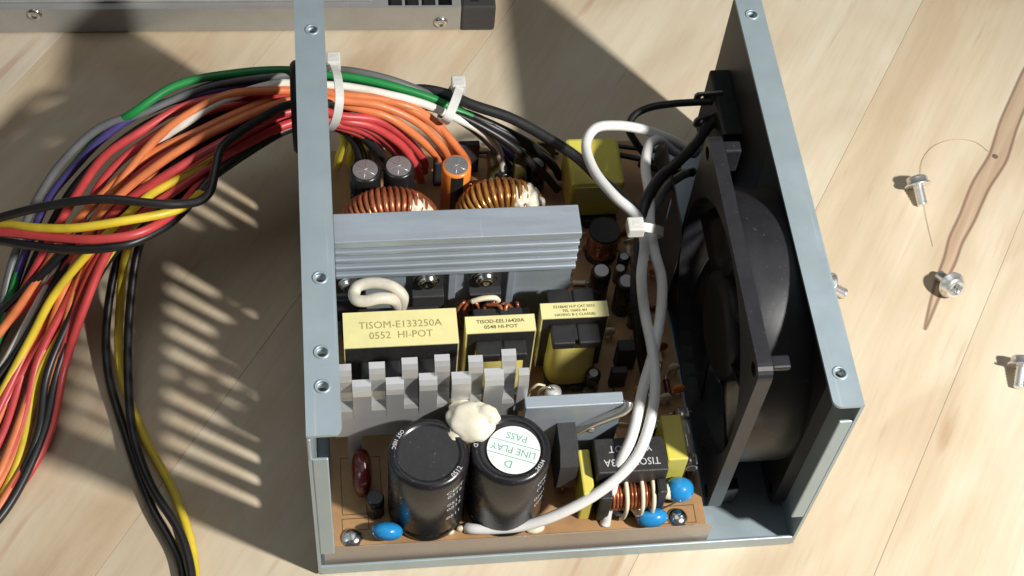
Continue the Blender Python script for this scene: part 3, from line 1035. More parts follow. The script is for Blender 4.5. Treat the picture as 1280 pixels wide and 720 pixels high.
rim_text(c1, CL, '0512', math.radians(-42), size=1.9)
rim_text(c1, CL, 'OST 105C', math.radians(152), size=1.5)
rim_text(c2, CR, '1 D', math.radians(168), size=1.7)
rim_text(c2, CR, '24234', math.radians(-38), size=1.5)
for z, t in ((36.6, 'CEPT'), (34.0, '0312'), (29.0, '0511'), (26.2, '0512'), (20.8, '0511')):
    text_on(t, 2.3, on_side(CL, RC, math.radians(-52), z), c1, 'whiteink', 0.02, 1.15)
for z, t in ((36.0, '(04)'), (32.5, '(21)'), (27, '0201'), (23, '(09)')):
    text_on(t, 2.3, on_side(CR, RC, math.radians(-40), z), c2, 'whiteink', 0.02, 1.15)
stc = at(642, 563, 42.3)
SC = (stc.x, stc.y)
MB().cyl((SC[0], SC[1], 42.5), 7.35, 0.16, 40).build('sticker', 'paper', c2)
sa = PI - math.radians(21)


def stick(dx, dy):
    ca, sb = math.cos(sa), math.sin(sa)
    return lambda a, b: Vector((SC[0] + (a + dx) * ca - (b + dy) * sb, SC[1] + (a + dx) * sb + (b + dy) * ca, 42.69))


text_on('D', 3.2, stick(0.3, 4.5), c2, 'greenink', 0.01)
text_on('LINE PLAY', 3.0, stick(0, 0.2), c2, 'greenink', 0.0, 0.93)
text_on('PASS', 2.9, stick(0.2, -4.1), c2, 'greenink', 0.0)
for dy in (2.35, -1.9):
    f_s = stick(0, dy)
    hw = math.sqrt(7.2 ** 2 - dy ** 2)
    MB().add([f_s(-hw, -.11), f_s(hw, -.11), f_s(hw, .11), f_s(-hw, .11)], [(0, 1, 2, 3)]).build('line', 'greenink', c2, fix=False)

# glue blob between the cans, smaller glue on toroids later
gb = at(590, 524, 45)
tilt = Matrix.Translation((gb.x, gb.y + .6, 43.8)) @ Matrix.Rotation(-.55, 4, 'Z') @ Matrix.Rotation(.25, 4, 'X')
tilt = Matrix.Translation((gb.x - .3, gb.y + .2, 43.2)) @ Matrix.Rotation(-.60, 4, 'Z') @ Matrix.Rotation(.22, 4, 'X')
mbg = MB().add(*lumpy((0, 0, 0), 6.6, 5.6, 2.9, .16, 1.7, 5.3), True).xf(tilt)
for (c_, rx, ry, rz, am, fq, sd) in (((-1.6, -4.2, -1.3), 3.4, 4.0, 1.9, .2, 1.5, 8.7), ((2.6, 3.8, .3), 4.4, 2.8, 2.3, .2, 1.6, 3.3), ((-3.8, 1.6, -1.0), 3.6, 3.4, 1.8, .2, 1.5, 1.9), ((-.8, -.6, -3.6), 2.6, 3.6, 3.4, .15, 1.2, 6.1)):
    k_ = len(mbg.v)
    mbg.add(*lumpy(c_, rx, ry, rz, am, fq, sd), True).xf(tilt, k_)
gl = mbg.build('glue', 'glue', board, 'cream glue blob bridging the two big black capacitors')

# --- bridge rectifier
br = MB().prism([(31, 12.6), (31, 32.2), (29.8, 33.4), (19.2, 33.4), (15.2, 29.0), (15.2, 16.5), (17.2, 12.6)], lambda a, b, h: Vector((69.3 + h, a, b)), 0, 5.2)
bro = br.build('bridge_rectifier', 'bridge', board, 'dark grey slab rectifier standing beside the sticker capacitor')
for y in (17.5, 21, 25, 29):
    lead(bro, [(71.9, y, ZB - .1), (71.9, y, 12.8)], 0.5, 'copper')
MB().box((75.6, 8.6, ZB - .05), (79.0, 23, 24.5), .5).build('film_capacitor', 'yellow_box', board, 'yellow box capacitor squeezed left of the black choke')

# --- common mode choke
ck = MB().box((79.7, 12.6, 21.5), (100.2, 23.8, 29.0), .5)
ck.box((79.7, 12.6, ZB - .1), (84.2, 23.8, 21.7), .4).box((96.8, 12.6, ZB - .1), (100.2, 23.8, 21.7), .4)
ck.box((80.6, 7.0, 9.6), (84.0, 12.7, 24.0), .5).box((97.4, 8.0, 9.6), (100.0, 12.7, 24.0), .5).box((84, 8.2, ZB - .05), (97.5, 12.7, 9.9), .3)
cko = ck.build('choke', 'ferrite', board, 'black choke with copper windings, printed upside down, near the blue capacitors')
for (txt, y) in (('TISOM  133A', 15.9), ('YJ HI-POT', 20.2)):
    text_on(txt, 3.2, lambda a, b: Vector((90.0 - a, y - b, 29.05)), cko, 'whiteink', 0.0, 0.9)
wd = MB()
for k in range(11):
    x = 85.0 + k * 1.06
    wd.lathe((x, 11.6, 16.6), [(3.9, -.5), (4.5, -.25), (4.5, .25), (3.9, .5)], 22, 'x')
wd.cyl((84.4, 11.6, 16.6), 3.9, 12.6, 20, 'x')
wd.build('winding', 'copper', cko)
for x in (88.6, 93.2, 96.4):
    MB().tube(spline([(x, 13.0, 22.4), (x, 9.6, 21.8), (x, 6.6, 18.6), (x - .2, 6.4, 13), (x - .4, 7.4, 9.4)], 5), .62, 8).build('sleeve', 'cream', cko)

# --- yellow X capacitor and glass fuse
MB().box((101.2, 17.6, 9.6), (107.4, 32.4, 25.2), .5).build('film_capacitor', 'yellow_box', board, 'yellow box capacitor beside the fuse at the fan side')
fz = MB().cyl((109.9, 19, 16), 1.5, 20, 16, 'y')
fu = fz.build('fuse', 'fusegl', board, 'glass fuse in tin clips at the board edge by the fan')
for y in (19, 34.6):
    c = MB().cyl((109.9, y, 16), 1.75, 4.2, 16, 'y')
    c.box((108.3, y + .6, ZB - .1), (108.7, y + 3.4, 18.4), .1).box((111.1, y + .6, ZB - .1), (111.5, y + 3.4, 18.4), .1)
    c.build('clip', 'tin', fu)


# --- blue disc capacitors
def disc(u, v, z, rx, ry, rz, tilt, cone, label):
    c = at(u, v, z)
    mb = MB().ell((0, 0, 0), rx, ry, rz, 24, 16, 0, 0.93)
    mb.xf(Matrix.Translation(c) @ Matrix.Rotation(tilt, 4, 'Y') @ Matrix.Rotation(0.5, 4, 'X'))
    o = mb.build('disc_capacitor', 'blue', board, label)
    if cone is not None:
        e = c + Vector(cone)
        k = c + Vector(cone).normalized() * rx * .72
        MB().tube([k, k + (e - k) * .35, k + (e - k) * .7, e], [2.6, 1.9, 1.1, .7], 12).build('lead_coating', 'cream', o)
        lead(o, [e, e + Vector(cone) * .1, Vector((e.x, e.y, ZB - .2))])
    else:
        lead(o, [c + Vector((-1.8, 0, -2)), Vector((c.x - 1.8, c.y, ZB - .2))])
        lead(o, [c + Vector((1.8, 0, -2)), Vector((c.x + 1.8, c.y, ZB - .2))])
    return o


disc(484, 664, 12.5, 4.5, 2.7, 4.2, 0.25, None, 'blue disc capacitor in front of the plain black can capacitor')
disc(849, 612, 13.5, 4.2, 3.8, 4.4, 0.2, (-8.6, -1.2, 0.6), 'blue disc capacitor farther back, by the fuse')
disc(815, 647, 12.2, 4.6, 2.8, 3.8, -0.15, (-7.0, 4.6, 1.8), 'blue disc capacitor nearest the front film, by the choke')

# --- maroon film capacitor, small cap
mc = at(450, 582, 22)
m1 = MB().ell((0, 0, 0), 3.0, 6.5, 7.0, 20, 14, 0, .75)
m1.xf(Matrix.Translation((mc.x + .5, mc.y + 1, 15.2)))
mo = m1.build('film_capacitor', 'maroon', board, 'glossy maroon capacitor in the shaded front left corner')
lead(mo, [(mc.x + .5, mc.y - 3, 11), (mc.x + .5, mc.y - 3, ZB - .2)])
lead(mo, [(mc.x + .5, mc.y + 5, 11), (mc.x + .5, mc.y + 5, ZB - .2)])
sc = at(472, 632, 16)
MB().lathe((sc.x - .6, sc.y + 2, 0), [(2.6, ZB - .1), (2.6, 17), (2.2, 17.6)], 20).build('small_capacitor', 'sleeve', board, 'small black capacitor beside the maroon one')

# --- white sleeved loops near the rear heat sink
lp = MB()
zL = 48
pts = [at(u, v, z) for u, v, z in ((443, 366, 46), (446, 359, 46.5), (459, 354.5, 47), (476, 354.5, 47.5), (493, 360, 47), (503, 370, 45), (502, 381, 41), (498, 388, 34))]
lp.tube(spline(pts, 8), 1.75, 12)
pts = [at(u, v, z) for u, v, z in ((499, 390, 34), (496, 381, 42), (489, 374, 46), (473, 373, 47.5), (456, 376.5, 47), (446, 375, 46.5), (442.5, 369, 46), (443, 364, 46))]
lp.tube(spline(pts, 8), 1.75, 12)
lp.build('sleeved_loop', 'cream', board, 'thick off-white sleeved wire loops under the rear heat sink').data.materials[0] = M['loop']


# --- toroids
def toroid(c, R, r, ry, turns, m_w, gap0, gap1, label, glue_ang, glue_sc):
    core = MB().torus(c, R, r, 'y', 40, 12, ry).build('toroid_inductor', 'copper_dark', board, label)
    pts = []
    n = turns * 14
    for i in range(n + 1):
        t = i / n
        a = gap0 + (gap1 - gap0) * t
        b = 2 * PI * turns * t
        q = R + (r + .6) * math.cos(b)
        pts.append((c[0] + q * math.cos(a), c[1] + (ry + .6) * math.sin(b), c[2] + q * math.sin(a)))
    MB().tube(pts, 0.78, 7).build('winding', m_w, core)
    g_ = MB()
    for da, s_ in glue_sc:
        a = glue_ang + da
        g_.add(*lumpy((c[0] + (R + r * .55) * math.cos(a), c[1] - ry * .25, c[2] + (R + r * .55) * math.sin(a)), 3.2 * s_, 4.6 * s_, 2.9 * s_, .35, 1.7, da * 9 + R), True)
    g_.build('glue', 'glue', core)
    return core


toroid((26.2, 107.5, 21.8), 10.6, 4.2, 4.6, 44, 'copper', 0.1, 2 * PI - .4, 'dark red-brown wound toroid behind the rear heat sink, left', 0.95, ((0, 1.0), (-.25, 1.05), (-.5, .9)))
toroid((61.6, 111.0, 21.2), 9.4, 4.0, 4.6, 36, 'copper_gold', 0.2, 2 * PI - .3, 'golden wound toroid with a white glue lump, behind the rear heat sink', 1.05, ((0, 1.0), (-.32, 1.25), (-.62, 1.0), (-.85, .7)))


# --- small cylinders behind
def smallcap(x, y, r, z1, m, label, band=False, top='captin'):
    o = MB().lathe((x, y, 0), [(r, ZB - .1), (r, z1 - .8), (r - .35, z1 - .2), (r - .9, z1)], 28).build('small_capacitor', m, board, label)
    MB().cyl((x, y, z1 - .1), r - .95, 0.25, 24).build('top_disc', top, o)
    if top == 'captin':
        q = MB()
        for k in range(3):
            a = k * PI / 3 + .4
            d = Vector((math.cos(a), math.sin(a), 0)) * (r - 1.2)
            q.tube([Vector((x, y, z1 + .14)) - d, Vector((x, y, z1 + .14)) + d], 0.09, 4)
        q.build('score_mark', 'tin', o)
    if band:
        n = 8
        vs = []
        for k in range(n + 1):
            a = -PI / 2 - .42 + .84 * k / n
            for z in (ZB, z1 - .7):
                vs.append((x + (r + .06) * math.cos(a), y + (r + .06) * math.sin(a), z))
        MB().add(vs, [(2 * k, 2 * k + 2, 2 * k + 3, 2 * k + 1) for k in range(n)], True).build('stripe', 'blackp', o)
    return o


smallcap(19.2, 120.6, 4.9, 33.5, 'sleeve', 'small black capacitor with scored silver top, left of its twin by the wires')
smallcap(29.8, 121.6, 4.9, 33.5, 'sleeve', 'small black capacitor with scored silver top, right of its twin by the red wires')
smallcap(48.0, 121.0, 4.7, 33.5, 'orange_sl', 'orange capacitor with black stripe and silver scored top', True)
for (u, v, r, lab) in ((752, 338, 3.2, 'slim black capacitor with plain grey top, left of its twin beside the white wires'), (784, 351, 3.2, 'slim black capacitor with plain grey top, partly behind the white wires')):
    c = at(u, v, 24)
    smallcap(c.x, c.y, r, 24, 'sleeve', lab, top='ceramic')
c = at(742, 466, 19)
smallcap(c.x, c.y, 2.3, 19, 'sleeve', 'tiny capacitor with white top in front of the bulging yellow coil', top='ceramic')
c = at(736, 488, 13)
smallcap(c.x, c.y, 2.0, 13, 'olive', 'tiny olive capacitor behind the bracket heat sink', top='olive')
c = at(660, 205, 20)
smallcap(c.x + 3, c.y, 3.2, 20, 'sleeve', 'small black capacitor with grey top at the far board edge', top='ceramic')
c = at(628, 210, 16)
smallcap(c.x, c.y, 3.2, 16, 'sleeve', 'short black capacitor behind the golden toroid', top='sleeve')
# white ceramic body with looped leads behind the bracket
c = at(692, 489, 20)
rs = MB().lathe((c.x, c.y, 0), [(1.2, 13), (2.4, 14), (2.6, 17), (2.4, 20), (1.0, 20.8)], 18).build('resistor', 'ceramic', board, 'white ceramic upright resistor with looped leads behind the bracket heat sink')
lead(rs, spline([(c.x - 5.2, c.y - 1, ZB - .2), (c.x - 5.2, c.y - .5, 17), (c.x - 3.8, c.y, 21.5), (c.x - 1.5, c.y, 22.4), (c.x, c.y, 20.5)], 6), .45)
lead(rs, spline([(c.x - 7.0, c.y + 2, ZB - .2), (c.x - 6.6, c.y + 2, 17), (c.x - 4.6, c.y + 2, 21), (c.x - 2.4, c.y + 2, 20)], 6), .4, 'cream')
lead(rs, [(c.x, c.y, ZB - .2), (c.x, c.y, 13.2)], .4)

# --- yellow taped block at the back
yb = MB().box((84.4, 114.5, 12.0), (101.8, 133.5, 29.8), 1.2)
yo = yb.build('transformer', 'yellow_box', board, 'bulky yellow taped transformer at the back beside the white wires')
MB().box((86.0, 112.6, ZB - .1), (101.0, 135.0, 11.9), .4).build('bobbin', 'blackp', yo)
f = MB()
for k in range(4):
    f.box((89 + k * 3.2, 112.2, ZB + .2), (90.4 + k * 3.2, 112.65, ZB + 1.2))
f.build('pin', 'tin', yo)
MB().box((85.2, 114.1, 20.6), (98, 114.55, 28.2), .1).build('tape', 'yellow', yo)

# --- copper drum near the small caps
c = at(757, 300, 20)
dr = MB().lathe((c.x, c.y + 3, 0), [(5.2, ZB - .1), (5.2, 9.8), (3, 10), (3, 20), (5.0, 20.2), (5.0, 21.5)], 24).build('drum_inductor', 'ferrite', board, 'small copper wound drum inductor in the shade beside the heat sink end')
pts = []
for i in range(9 * 14 + 1):
    a = 2 * PI * i / 14
    pts.append((c.x + 4.6 * math.cos(a), c.y + 3 + 4.6 * math.sin(a), 10.5 + 9.2 * i / 126))
MB().tube(pts, .6, 6).build('winding', 'copper', dr)

# --- loose small parts: upright boards, diodes, resistors
MB().box((93.2, 58.0, ZB - .1), (99.2, 62, 20), .4).build('small_transistor', 'bridge', board, 'small dark transistor right of the bulging yellow coil')
MB().box((90.5, 52.0, ZB - .1), (95.5, 54.4, 17), .4).build('small_transistor', 'bridge', board, 'small dark transistor in front of the other small one')
MB().box((82, 66.6, ZB - .1), (88, 71, 26), .4).build('small_transistor', 'bridge', board, 'dark block behind the narrow yellow top nearest the fan')
for (x, y, ang, c_) in ((106, 70, 1.5, 'cream'), (107.5, 62, 1.57, 'cream'), (103, 52, 1.4, 'copper_dark'), (96, 44, 0.2, 'copper_dark'), (108.5, 50, 1.57, 'maroon'), (90, 42, .4, 'cream'), (104, 110, .3, 'copper_dark'),
                         (72, 122, .2, 'cream'), (76, 138, 0, 'copper_dark'), (58, 132, 0.1, 'copper_dark'), (67, 139, .1, 'cream'), (92, 104, .2, 'copper_dark'), (98, 38, 1.2, 'cream'), (62, 142, 1.57, 'maroon')):
    d = Vector((math.cos(ang), math.sin(ang), 0))
    p = Vector((x, y, ZB + 1.6))
    ro = MB().tube([p - d * 3, p - d * 2.5, p - d * 1.6, p + d * 1.6, p + d * 2.5, p + d * 3], [.7, 1.2, 1.0, 1.0, 1.2, .7], 10).build('resistor', c_, board)
    lead(ro, spline([p - d * 5 + Vector((0, 0, -1.8)), p - d * 4.6, p - d * 2.9], 4), .3)
    lead(ro, spline([p + d * 2.9, p + d * 4.6, p + d * 5 + Vector((0, 0, -1.8))], 4), .3)
for (x, y, w, d, h) in ((54, 139, 7, 2.5, 14), (62, 134, 3, 6, 12), (44, 134, 4, 3, 12), (70, 130, 4, 4, 15), (78, 143, 12, 2, 9), (74, 104, 6, 5, 16)):
    MB().box((x - w / 2, y - d / 2, ZB - .1), (x + w / 2, y + d / 2, ZB + h), .4).build('small_part', random.choice(['bridge', 'sleeve', 'olive']), board)
rc = random.Random(21)
taken = [(96, 60, 5), (93, 53, 4), (92, 84, 4), (98, 80, 4), (85, 69, 5), (77, 53, 12), (92, 99, 6)]
kinds = ['resistor', 'ceramic_cap', 'diode', 'jumper_wire', 'small_capacitor']
made = 0
for _ in range(900):
    if made >= 60:
        break
    x, y = rc.uniform(60, 111.5), rc.uniform(33, 110)
    if x < 89 and y < 75 or (x < 82 and y < 92):
        continue
    rad = 2.4
    if any(math.hypot(x - a_, y - b_) < rad + c_ for a_, b_, c_ in taken):
        continue
    taken.append((x, y, rad))
    k = rc.choice(kinds)
    ang = rc.choice((0, PI / 2)) + rc.uniform(-.2, .2)
    d = Vector((math.cos(ang), math.sin(ang), 0))
    p = Vector((x, y, ZB))
    up = Vector((0, 0, 1))
    if k == 'jumper_wire':
        l = rc.uniform(2, 4)
        MB().tube(spline([p - d * l - up * .2, p - d * l + up * 1.0, p + d * l + up * 1.0, p + d * l - up * .2], 4), .32, 6).build(k, 'tin', board)
    elif k in ('resistor', 'diode'):
        q = p + up * 1.3
        o = MB().tube([q - d * 2.2, q - d * 1.9, q - d * 1.2, q + d * 1.2, q + d * 1.9, q + d * 2.2], [.5, .95, .8, .8, .95, .5] if k == 'resistor' else [.8, .9, .9, .9, .9, .8], 10).build(k, rc.choice(['cream', 'maroon', 'copper_dark']) if k == 'resistor' else 'bridge', board)
        lead(o, spline([q - d * 3.6 - up * 1.4, q - d * 3.3, q - d * 2.1], 3), .28)
        lead(o, spline([q + d * 2.1, q + d * 3.3, q + d * 3.6 - up * 1.4], 3), .28)
    elif k == 'ceramic_cap':
        o = MB().ell(p + up * 4, 2.0, .9, 2.2, 12, 8).build(k, rc.choice(['orange_sl', 'copper_dark', 'cream']), board)
        lead(o, [p + up * 2.6 + Vector((1, 0, 0)), p - up * .2 + Vector((1, 0, 0))], .25)
        lead(o, [p + up * 2.6 - Vector((1, 0, 0)), p - up * .2 - Vector((1, 0, 0))], .25)
    else:
        h = rc.uniform(5, 9)
        o = MB().lathe(p, [(1.9, -.05), (1.9, h - .4), (1.5, h)], 16).build(k, rc.choice(['sleeve', 'olive', 'sleeve']), board)
        MB().cyl(p + up * (h - .02), 1.35, .12, 14).build('top_disc', 'ceramic', o)
    made += 1
# printed outlines on the bare board
for (x0, y0, x1, y1) in ((7.4, 14.5, 19.2, 33), (7.2, 9.6, 15.0, 13.4), (21, 9.4, 26, 13), (94, 5.4, 110.5, 11.2), (108.6, 17, 112.0, 40)):
    w = .22
    q = MB().box((x0, y0, ZB), (x1, y0 + w, ZB + .03)).box((x0, y1 - w, ZB), (x1, y1, ZB + .03)).box((x0, y0 + w, ZB), (x0 + w, y1 - w, ZB + .03)).box((x1 - w, y0 + w, ZB), (x1, y1 - w, ZB + .03))
    q.build('printed_outline', 'inkdark', pcb)
ge = MB()
for (u, v, r) in ((668, 658, 3.0), (576, 660, 1.3), (562, 664, 1.4), (655, 646, 1.3)):
    c = at(u, v, ZB + 1)
    ge.ell((c.x, max(c.y, 6), ZB + .6), r, r * .7, 1.1, 14, 8, .05)
ge.build('glue', 'cream', board, 'small cream glue dots along the front edge of the board')


# ------------------------------------------------------------------ wires
RW = 1.36


def wire(col, pts, label, group=None, r=RW, m=None, cat='wire', name='wire', flat=1.0, n=7, seg=9):
    P = [at(*p) for p in pts]
    for p in P:
        p.z = max(p.z, r + 0.05)
    sp = spline(P, n)
    ro = MB().tube(sp, r, seg, True, flat)
    return ro.build(name, m or ('w_' + col), None, label, cat=cat, group=group)


GI = 'output wires running through the grommet'
wire('green', [(668, 215, 12), (650, 190, 26), (606, 152, 37), (566, 136, 43), (540, 123, 46), (480, 105, 50), (440, 97, 51), (395, 92, 51), (362, 88, 51), (300, 91, 52), (220, 107, 52), (165, 142, 48), (132, 162, 40), (98, 200, 33), (60, 250, 26), (25, 335, 13), (-10, 440, 5), (-60, 520, 2)],
     'green wire along the top edge of the bundle', GI)
wire('white', [(632, 222, 12), (621, 185, 26), (600, 163, 36), (560, 143, 43), (530, 130, 47), (480, 117, 51), (430, 108, 52), (395, 106, 53), (362, 104, 53), (344, 105, 53), (275, 127, 54), (231, 154, 52), (190, 182, 46), (140, 240, 38), (95, 295, 27), (50, 375, 14), (0, 465, 5), (-50, 540, 2)],
     'white wire running through the bundle and down to the golden toroid', GI)
wire('grey', [(640, 192, 15), (575, 138, 38), (500, 104, 48), (450, 91, 50), (425, 88, 49), (395, 88, 49), (362, 93, 50), (270, 105, 50), (180, 141, 47), (125, 160, 44), (78, 202, 37), (47, 248, 28), (34, 275, 22), (12, 340, 12), (-5, 420, 5), (-40, 500, 2)],
     'grey wire just under the green one on the outside of the bundle', GI)
wire('purple', [(650, 205, 12), (565, 142, 38), (480, 114, 46), (395, 98, 46), (362, 99, 46), (250, 118, 48), (187, 136, 47), (134, 168, 43), (88, 215, 34), (60, 250, 27), (30, 322, 15), (5, 400, 6), (-30, 480, 2)],
     'purple wire beside the grey one in the bundle', GI)
GO = 'orange wires in the bundle'
wire('orange', [(572, 205, 12), (571, 192, 24), (555, 167, 36), (520, 140, 46), (482, 125, 50), (430, 119, 52), (395, 114, 52), (362, 113, 52), (287, 118, 55), (240, 140, 54), (200, 169, 50), (150, 228, 42), (110, 290, 31), (70, 370, 16), (25, 470, 5), (-20, 560, 2)],
     'topmost orange wire, beside the white one outside the case', GO)
wire('orange', [(561, 207, 12), (560, 197, 22), (550, 180, 32), (520, 152, 43), (475, 132, 49), (430, 126, 51), (395, 124, 52), (359, 127, 53), (290, 153, 55), (219, 191, 51), (150, 244, 43), (125, 272, 36), (85, 350, 22), (45, 470, 8), (0, 590, 3), (-30, 640, 2)],
     'bright orange wire crossing the bundle just above the lowest red wires', GO)
wire('orange', [(549, 207, 12), (547, 197, 22), (520, 170, 37), (482, 145, 46), (430, 132, 48), (395, 124, 47), (362, 118, 48), (300, 140, 50), (244, 166, 50), (187, 194, 46), (125, 246, 38), (94, 280, 30), (50, 345, 18), (0, 415, 8), (-40, 460, 3)],
     'orange wire that ends lowest by the orange capacitor', GO)
wire('orange', [(585, 205, 12), (574, 188, 28), (537, 147, 43), (500, 130, 49), (430, 123, 49), (395, 120, 47), (362, 124, 46), (270, 155, 46), (200, 208, 41), (140, 275, 33), (110, 330, 26), (91, 374, 20), (70, 460, 10), (42, 560, 4), (-5, 640, 3), (-30, 680, 2)],
     'orange wire that hangs at the right edge of the bundle by the table', GO)
GR_ = 'red wires in the bundle'
wire('red', [(531, 214, 12), (530, 202, 20), (505, 170, 36), (470, 150, 45), (422, 144, 49), (395, 134, 50), (365, 124, 50), (300, 118, 50), (228, 134, 50), (175, 165, 48), (131, 195, 44), (103, 232, 37), (81, 268, 30), (50, 325, 20), (15, 390, 9), (-20, 445, 4)],
     'uppermost red wire, beside the purple one', GR_)
wire('red', [(526, 226, 12), (520, 208, 22), (500, 180, 34), (462, 157, 44), (425, 150, 47), (395, 138, 46), (365, 128, 45), (310, 128, 47), (240, 145, 48), (190, 172, 46), (140, 212, 41), (112, 255, 34), (94, 318, 25), (47, 368, 14), (0, 412, 6), (-40, 450, 2)],
     'second red wire, under the uppermost one', GR_)
wire('red', [(497, 203, 12), (495, 193, 20), (482, 180, 30), (450, 162, 42), (420, 154, 46), (395, 145, 48), (365, 139, 50), (281, 176, 53), (203, 222, 49), (169, 244, 44), (134, 277, 37), (116, 325, 28), (94, 366, 21), (60, 420, 13), (31, 462, 7), (0, 515, 3), (-30, 560, 2)],
     'bright red wire under the last orange one in the bundle', GR_)
wire('red', [(515, 222, 12), (508, 205, 20), (488, 180, 32), (455, 159, 43), (425, 153, 46), (395, 150, 45), (365, 153, 45), (275, 200, 47), (219, 238, 45), (165, 277, 39), (134, 317, 32), (105, 385, 22), (80, 460, 10), (65, 532, 5), (36, 592, 3), (-5, 640, 2)],
     'red wire along the lower right edge of the bundle', GR_)
wire('red', [(480, 200, 12), (470, 180, 28), (445, 165, 40), (420, 157, 44), (395, 153, 43), (365, 155, 44), (300, 190, 44), (250, 230, 44), (222, 262, 47), (175, 291, 51), (125, 299, 51), (78, 298, 48), (0, 290, 41), (-40, 290, 36), (-100, 300, 22), (-170, 325, 4), (-220, 345, 2)],
     'red wire of the four that wrap round the bundle', 'wires wrapped round the bundle')
GY_ = 'yellow wires in the bundle'
wire('yellow', [(422, 207, 10), (424, 195, 18), (430, 178, 28), (426, 163, 38), (415, 154, 42), (395, 140, 40), (365, 140, 40), (310, 165, 42), (262, 203, 47), (187, 244, 45), (156, 272, 40), (109, 318, 30), (66, 371, 20), (40, 420, 12), (16, 465, 7), (-10, 515, 3)],
     'yellow wire crossing on top of the bundle beside the bright red one', GY_)
wire('yellow', [(436, 206, 10), (437, 196, 16), (440, 180, 28), (436, 163, 38), (420, 156, 41), (395, 136, 39), (365, 136, 39), (280, 182, 39), (210, 240, 38), (140, 312, 30), (95, 390, 18), (52, 462, 9), (38, 512, 5), (25, 570, 3), (0, 625, 2), (-30, 660, 2)],
     'yellow wire low in the bundle near the table', GY_)
wire('yellow', [(448, 207, 10), (446, 196, 16), (441, 178, 28), (436, 166, 36), (420, 158, 41), (395, 140, 37), (365, 142, 37), (260, 208, 36), (195, 262, 32), (160, 310, 20), (150, 380, 9), (151, 465, 4), (181, 547, 3), (217, 615, 3), (238, 677, 3), (246, 735, 3), (250, 790, 3)],
     'yellow wire of the thin strand hanging down across the striped shadow', 'strand of wires below the bundle')
wire('yellow', [(463, 207, 10), (464, 196, 16), (460, 182, 28), (452, 168, 36), (430, 158, 41), (395, 138, 38), (365, 138, 38), (300, 178, 40), (262, 222, 43), (242, 250, 47), (216, 264, 51), (150, 277, 53), (94, 285, 51), (47, 285, 47), (0, 280, 41), (-40, 280, 37), (-100, 288, 23), (-170, 312, 4), (-220, 330, 2)],
     'yellow wire of the four that wrap round the bundle', 'wires wrapped round the bundle')
GB = 'black wires in the bundle'
wire('black', [(697, 238, 12), (682, 220, 18), (665, 205, 25), (637, 180, 33), (605, 160, 38), (567, 142, 42), (520, 127, 45), (450, 125, 47), (395, 130, 53), (362, 131, 54), (300, 165, 58), (276, 186, 59), (269, 212, 58), (262, 240, 56), (250, 251, 55), (230, 255, 55), (200, 255, 56), (125, 249, 56), (47, 260, 50), (0, 272, 44), (-40, 284, 40), (-100, 300, 26), (-170, 335, 6), (-220, 358, 2)],
     'black wire bent back over the bundle, upper one of the wrapped wires', 'wires wrapped round the bundle')
wire('black', [(486, 212, 12), (480, 200, 22), (455, 172, 36), (430, 160, 41), (395, 155, 43), (365, 156, 43), (270, 217, 46), (228, 265, 45), (200, 287, 47), (156, 306, 49), (94, 312, 47), (31, 306, 42), (0, 301, 38), (-40, 300, 34), (-100, 312, 20), (-170, 340, 4), (-220, 365, 2)],
     'black wire of the wrapped wires, lowest one on the outside', 'wires wrapped round the bundle')
for i, (pi, po, lab) in enumerate((
    ([(690, 208, 12), (682, 194, 22), (660, 178, 30), (625, 160, 36), (585, 143, 40), (540, 128, 42), (480, 122, 44), (395, 112, 46)],
     [(362, 112, 45), (250, 152, 45), (190, 202, 41), (120, 272, 33), (75, 320, 24), (30, 364, 14), (0, 392, 8), (-30, 420, 4)], 'black wire showing between the orange wires of the bundle'),
    ([(470, 205, 12), (462, 185, 26), (450, 165, 38), (430, 150, 45), (395, 132, 44)],
     [(362, 133, 43), (250, 182, 42), (180, 238, 38), (110, 302, 28), (62, 372, 18), (20, 442, 8), (-10, 480, 4)], 'black wire low in the bundle under the red ones'),
    ([(700, 222, 12), (690, 205, 20), (655, 180, 30), (615, 158, 37), (575, 140, 40), (520, 122, 44), (450, 112, 45), (395, 104, 44)],
     [(362, 106, 44), (260, 128, 45), (190, 152, 44), (130, 195, 39), (85, 245, 28), (48, 315, 16), (15, 395, 6), (-15, 450, 3)], 'black wire at the left edge of the bundle under the purple one'),
    ([(478, 210, 12), (470, 190, 24), (448, 168, 36), (420, 156, 42), (395, 148, 42)],
     [(362, 148, 42), (260, 208, 41), (190, 260, 36), (125, 325, 27), (82, 410, 16), (58, 471, 10), (48, 540, 6), (22, 600, 3), (-10, 640, 2)], 'black wire hanging at the lower right of the bundle'),
    ([(455, 208, 12), (452, 188, 24), (442, 170, 34), (425, 160, 40), (395, 157, 40)],
     [(365, 160, 39), (250, 230, 36), (190, 270, 27), (153, 311, 18), (134, 396, 7), (135, 465, 3), (156, 540, 2), (189, 633, 2), (222, 695, 2), (231, 735, 2), (240, 790, 2)], 'left black wire of the thin strand hanging across the striped shadow'),
    ([(447, 212, 12), (447, 190, 24), (438, 172, 34), (422, 160, 41), (395, 158, 42)],
     [(365, 159, 43), (258, 226, 40), (204, 265, 32), (176, 302, 22), (162, 390, 12), (160, 465, 6.5), (166, 540, 5.5), (188, 606, 5.2), (224, 664, 5.2), (237, 705, 5), (241, 740, 5), (244, 790, 5)], 'right black wire of the thin strand hanging across the striped shadow'),
    ([(640, 215, 12), (622, 190, 24), (590, 160, 36), (545, 136, 41), (480, 130, 43), (395, 138, 42)],
     [(362, 120, 40), (240, 168, 41), (170, 222, 37), (100, 300, 26), (50, 390, 14), (10, 470, 5), (-20, 520, 2)], 'black wire deep inside the bundle near the white one'))):
    grp = 'strand of wires below the bundle' if 'strand' in lab else GB
    wire('black', pi + po, lab, grp)
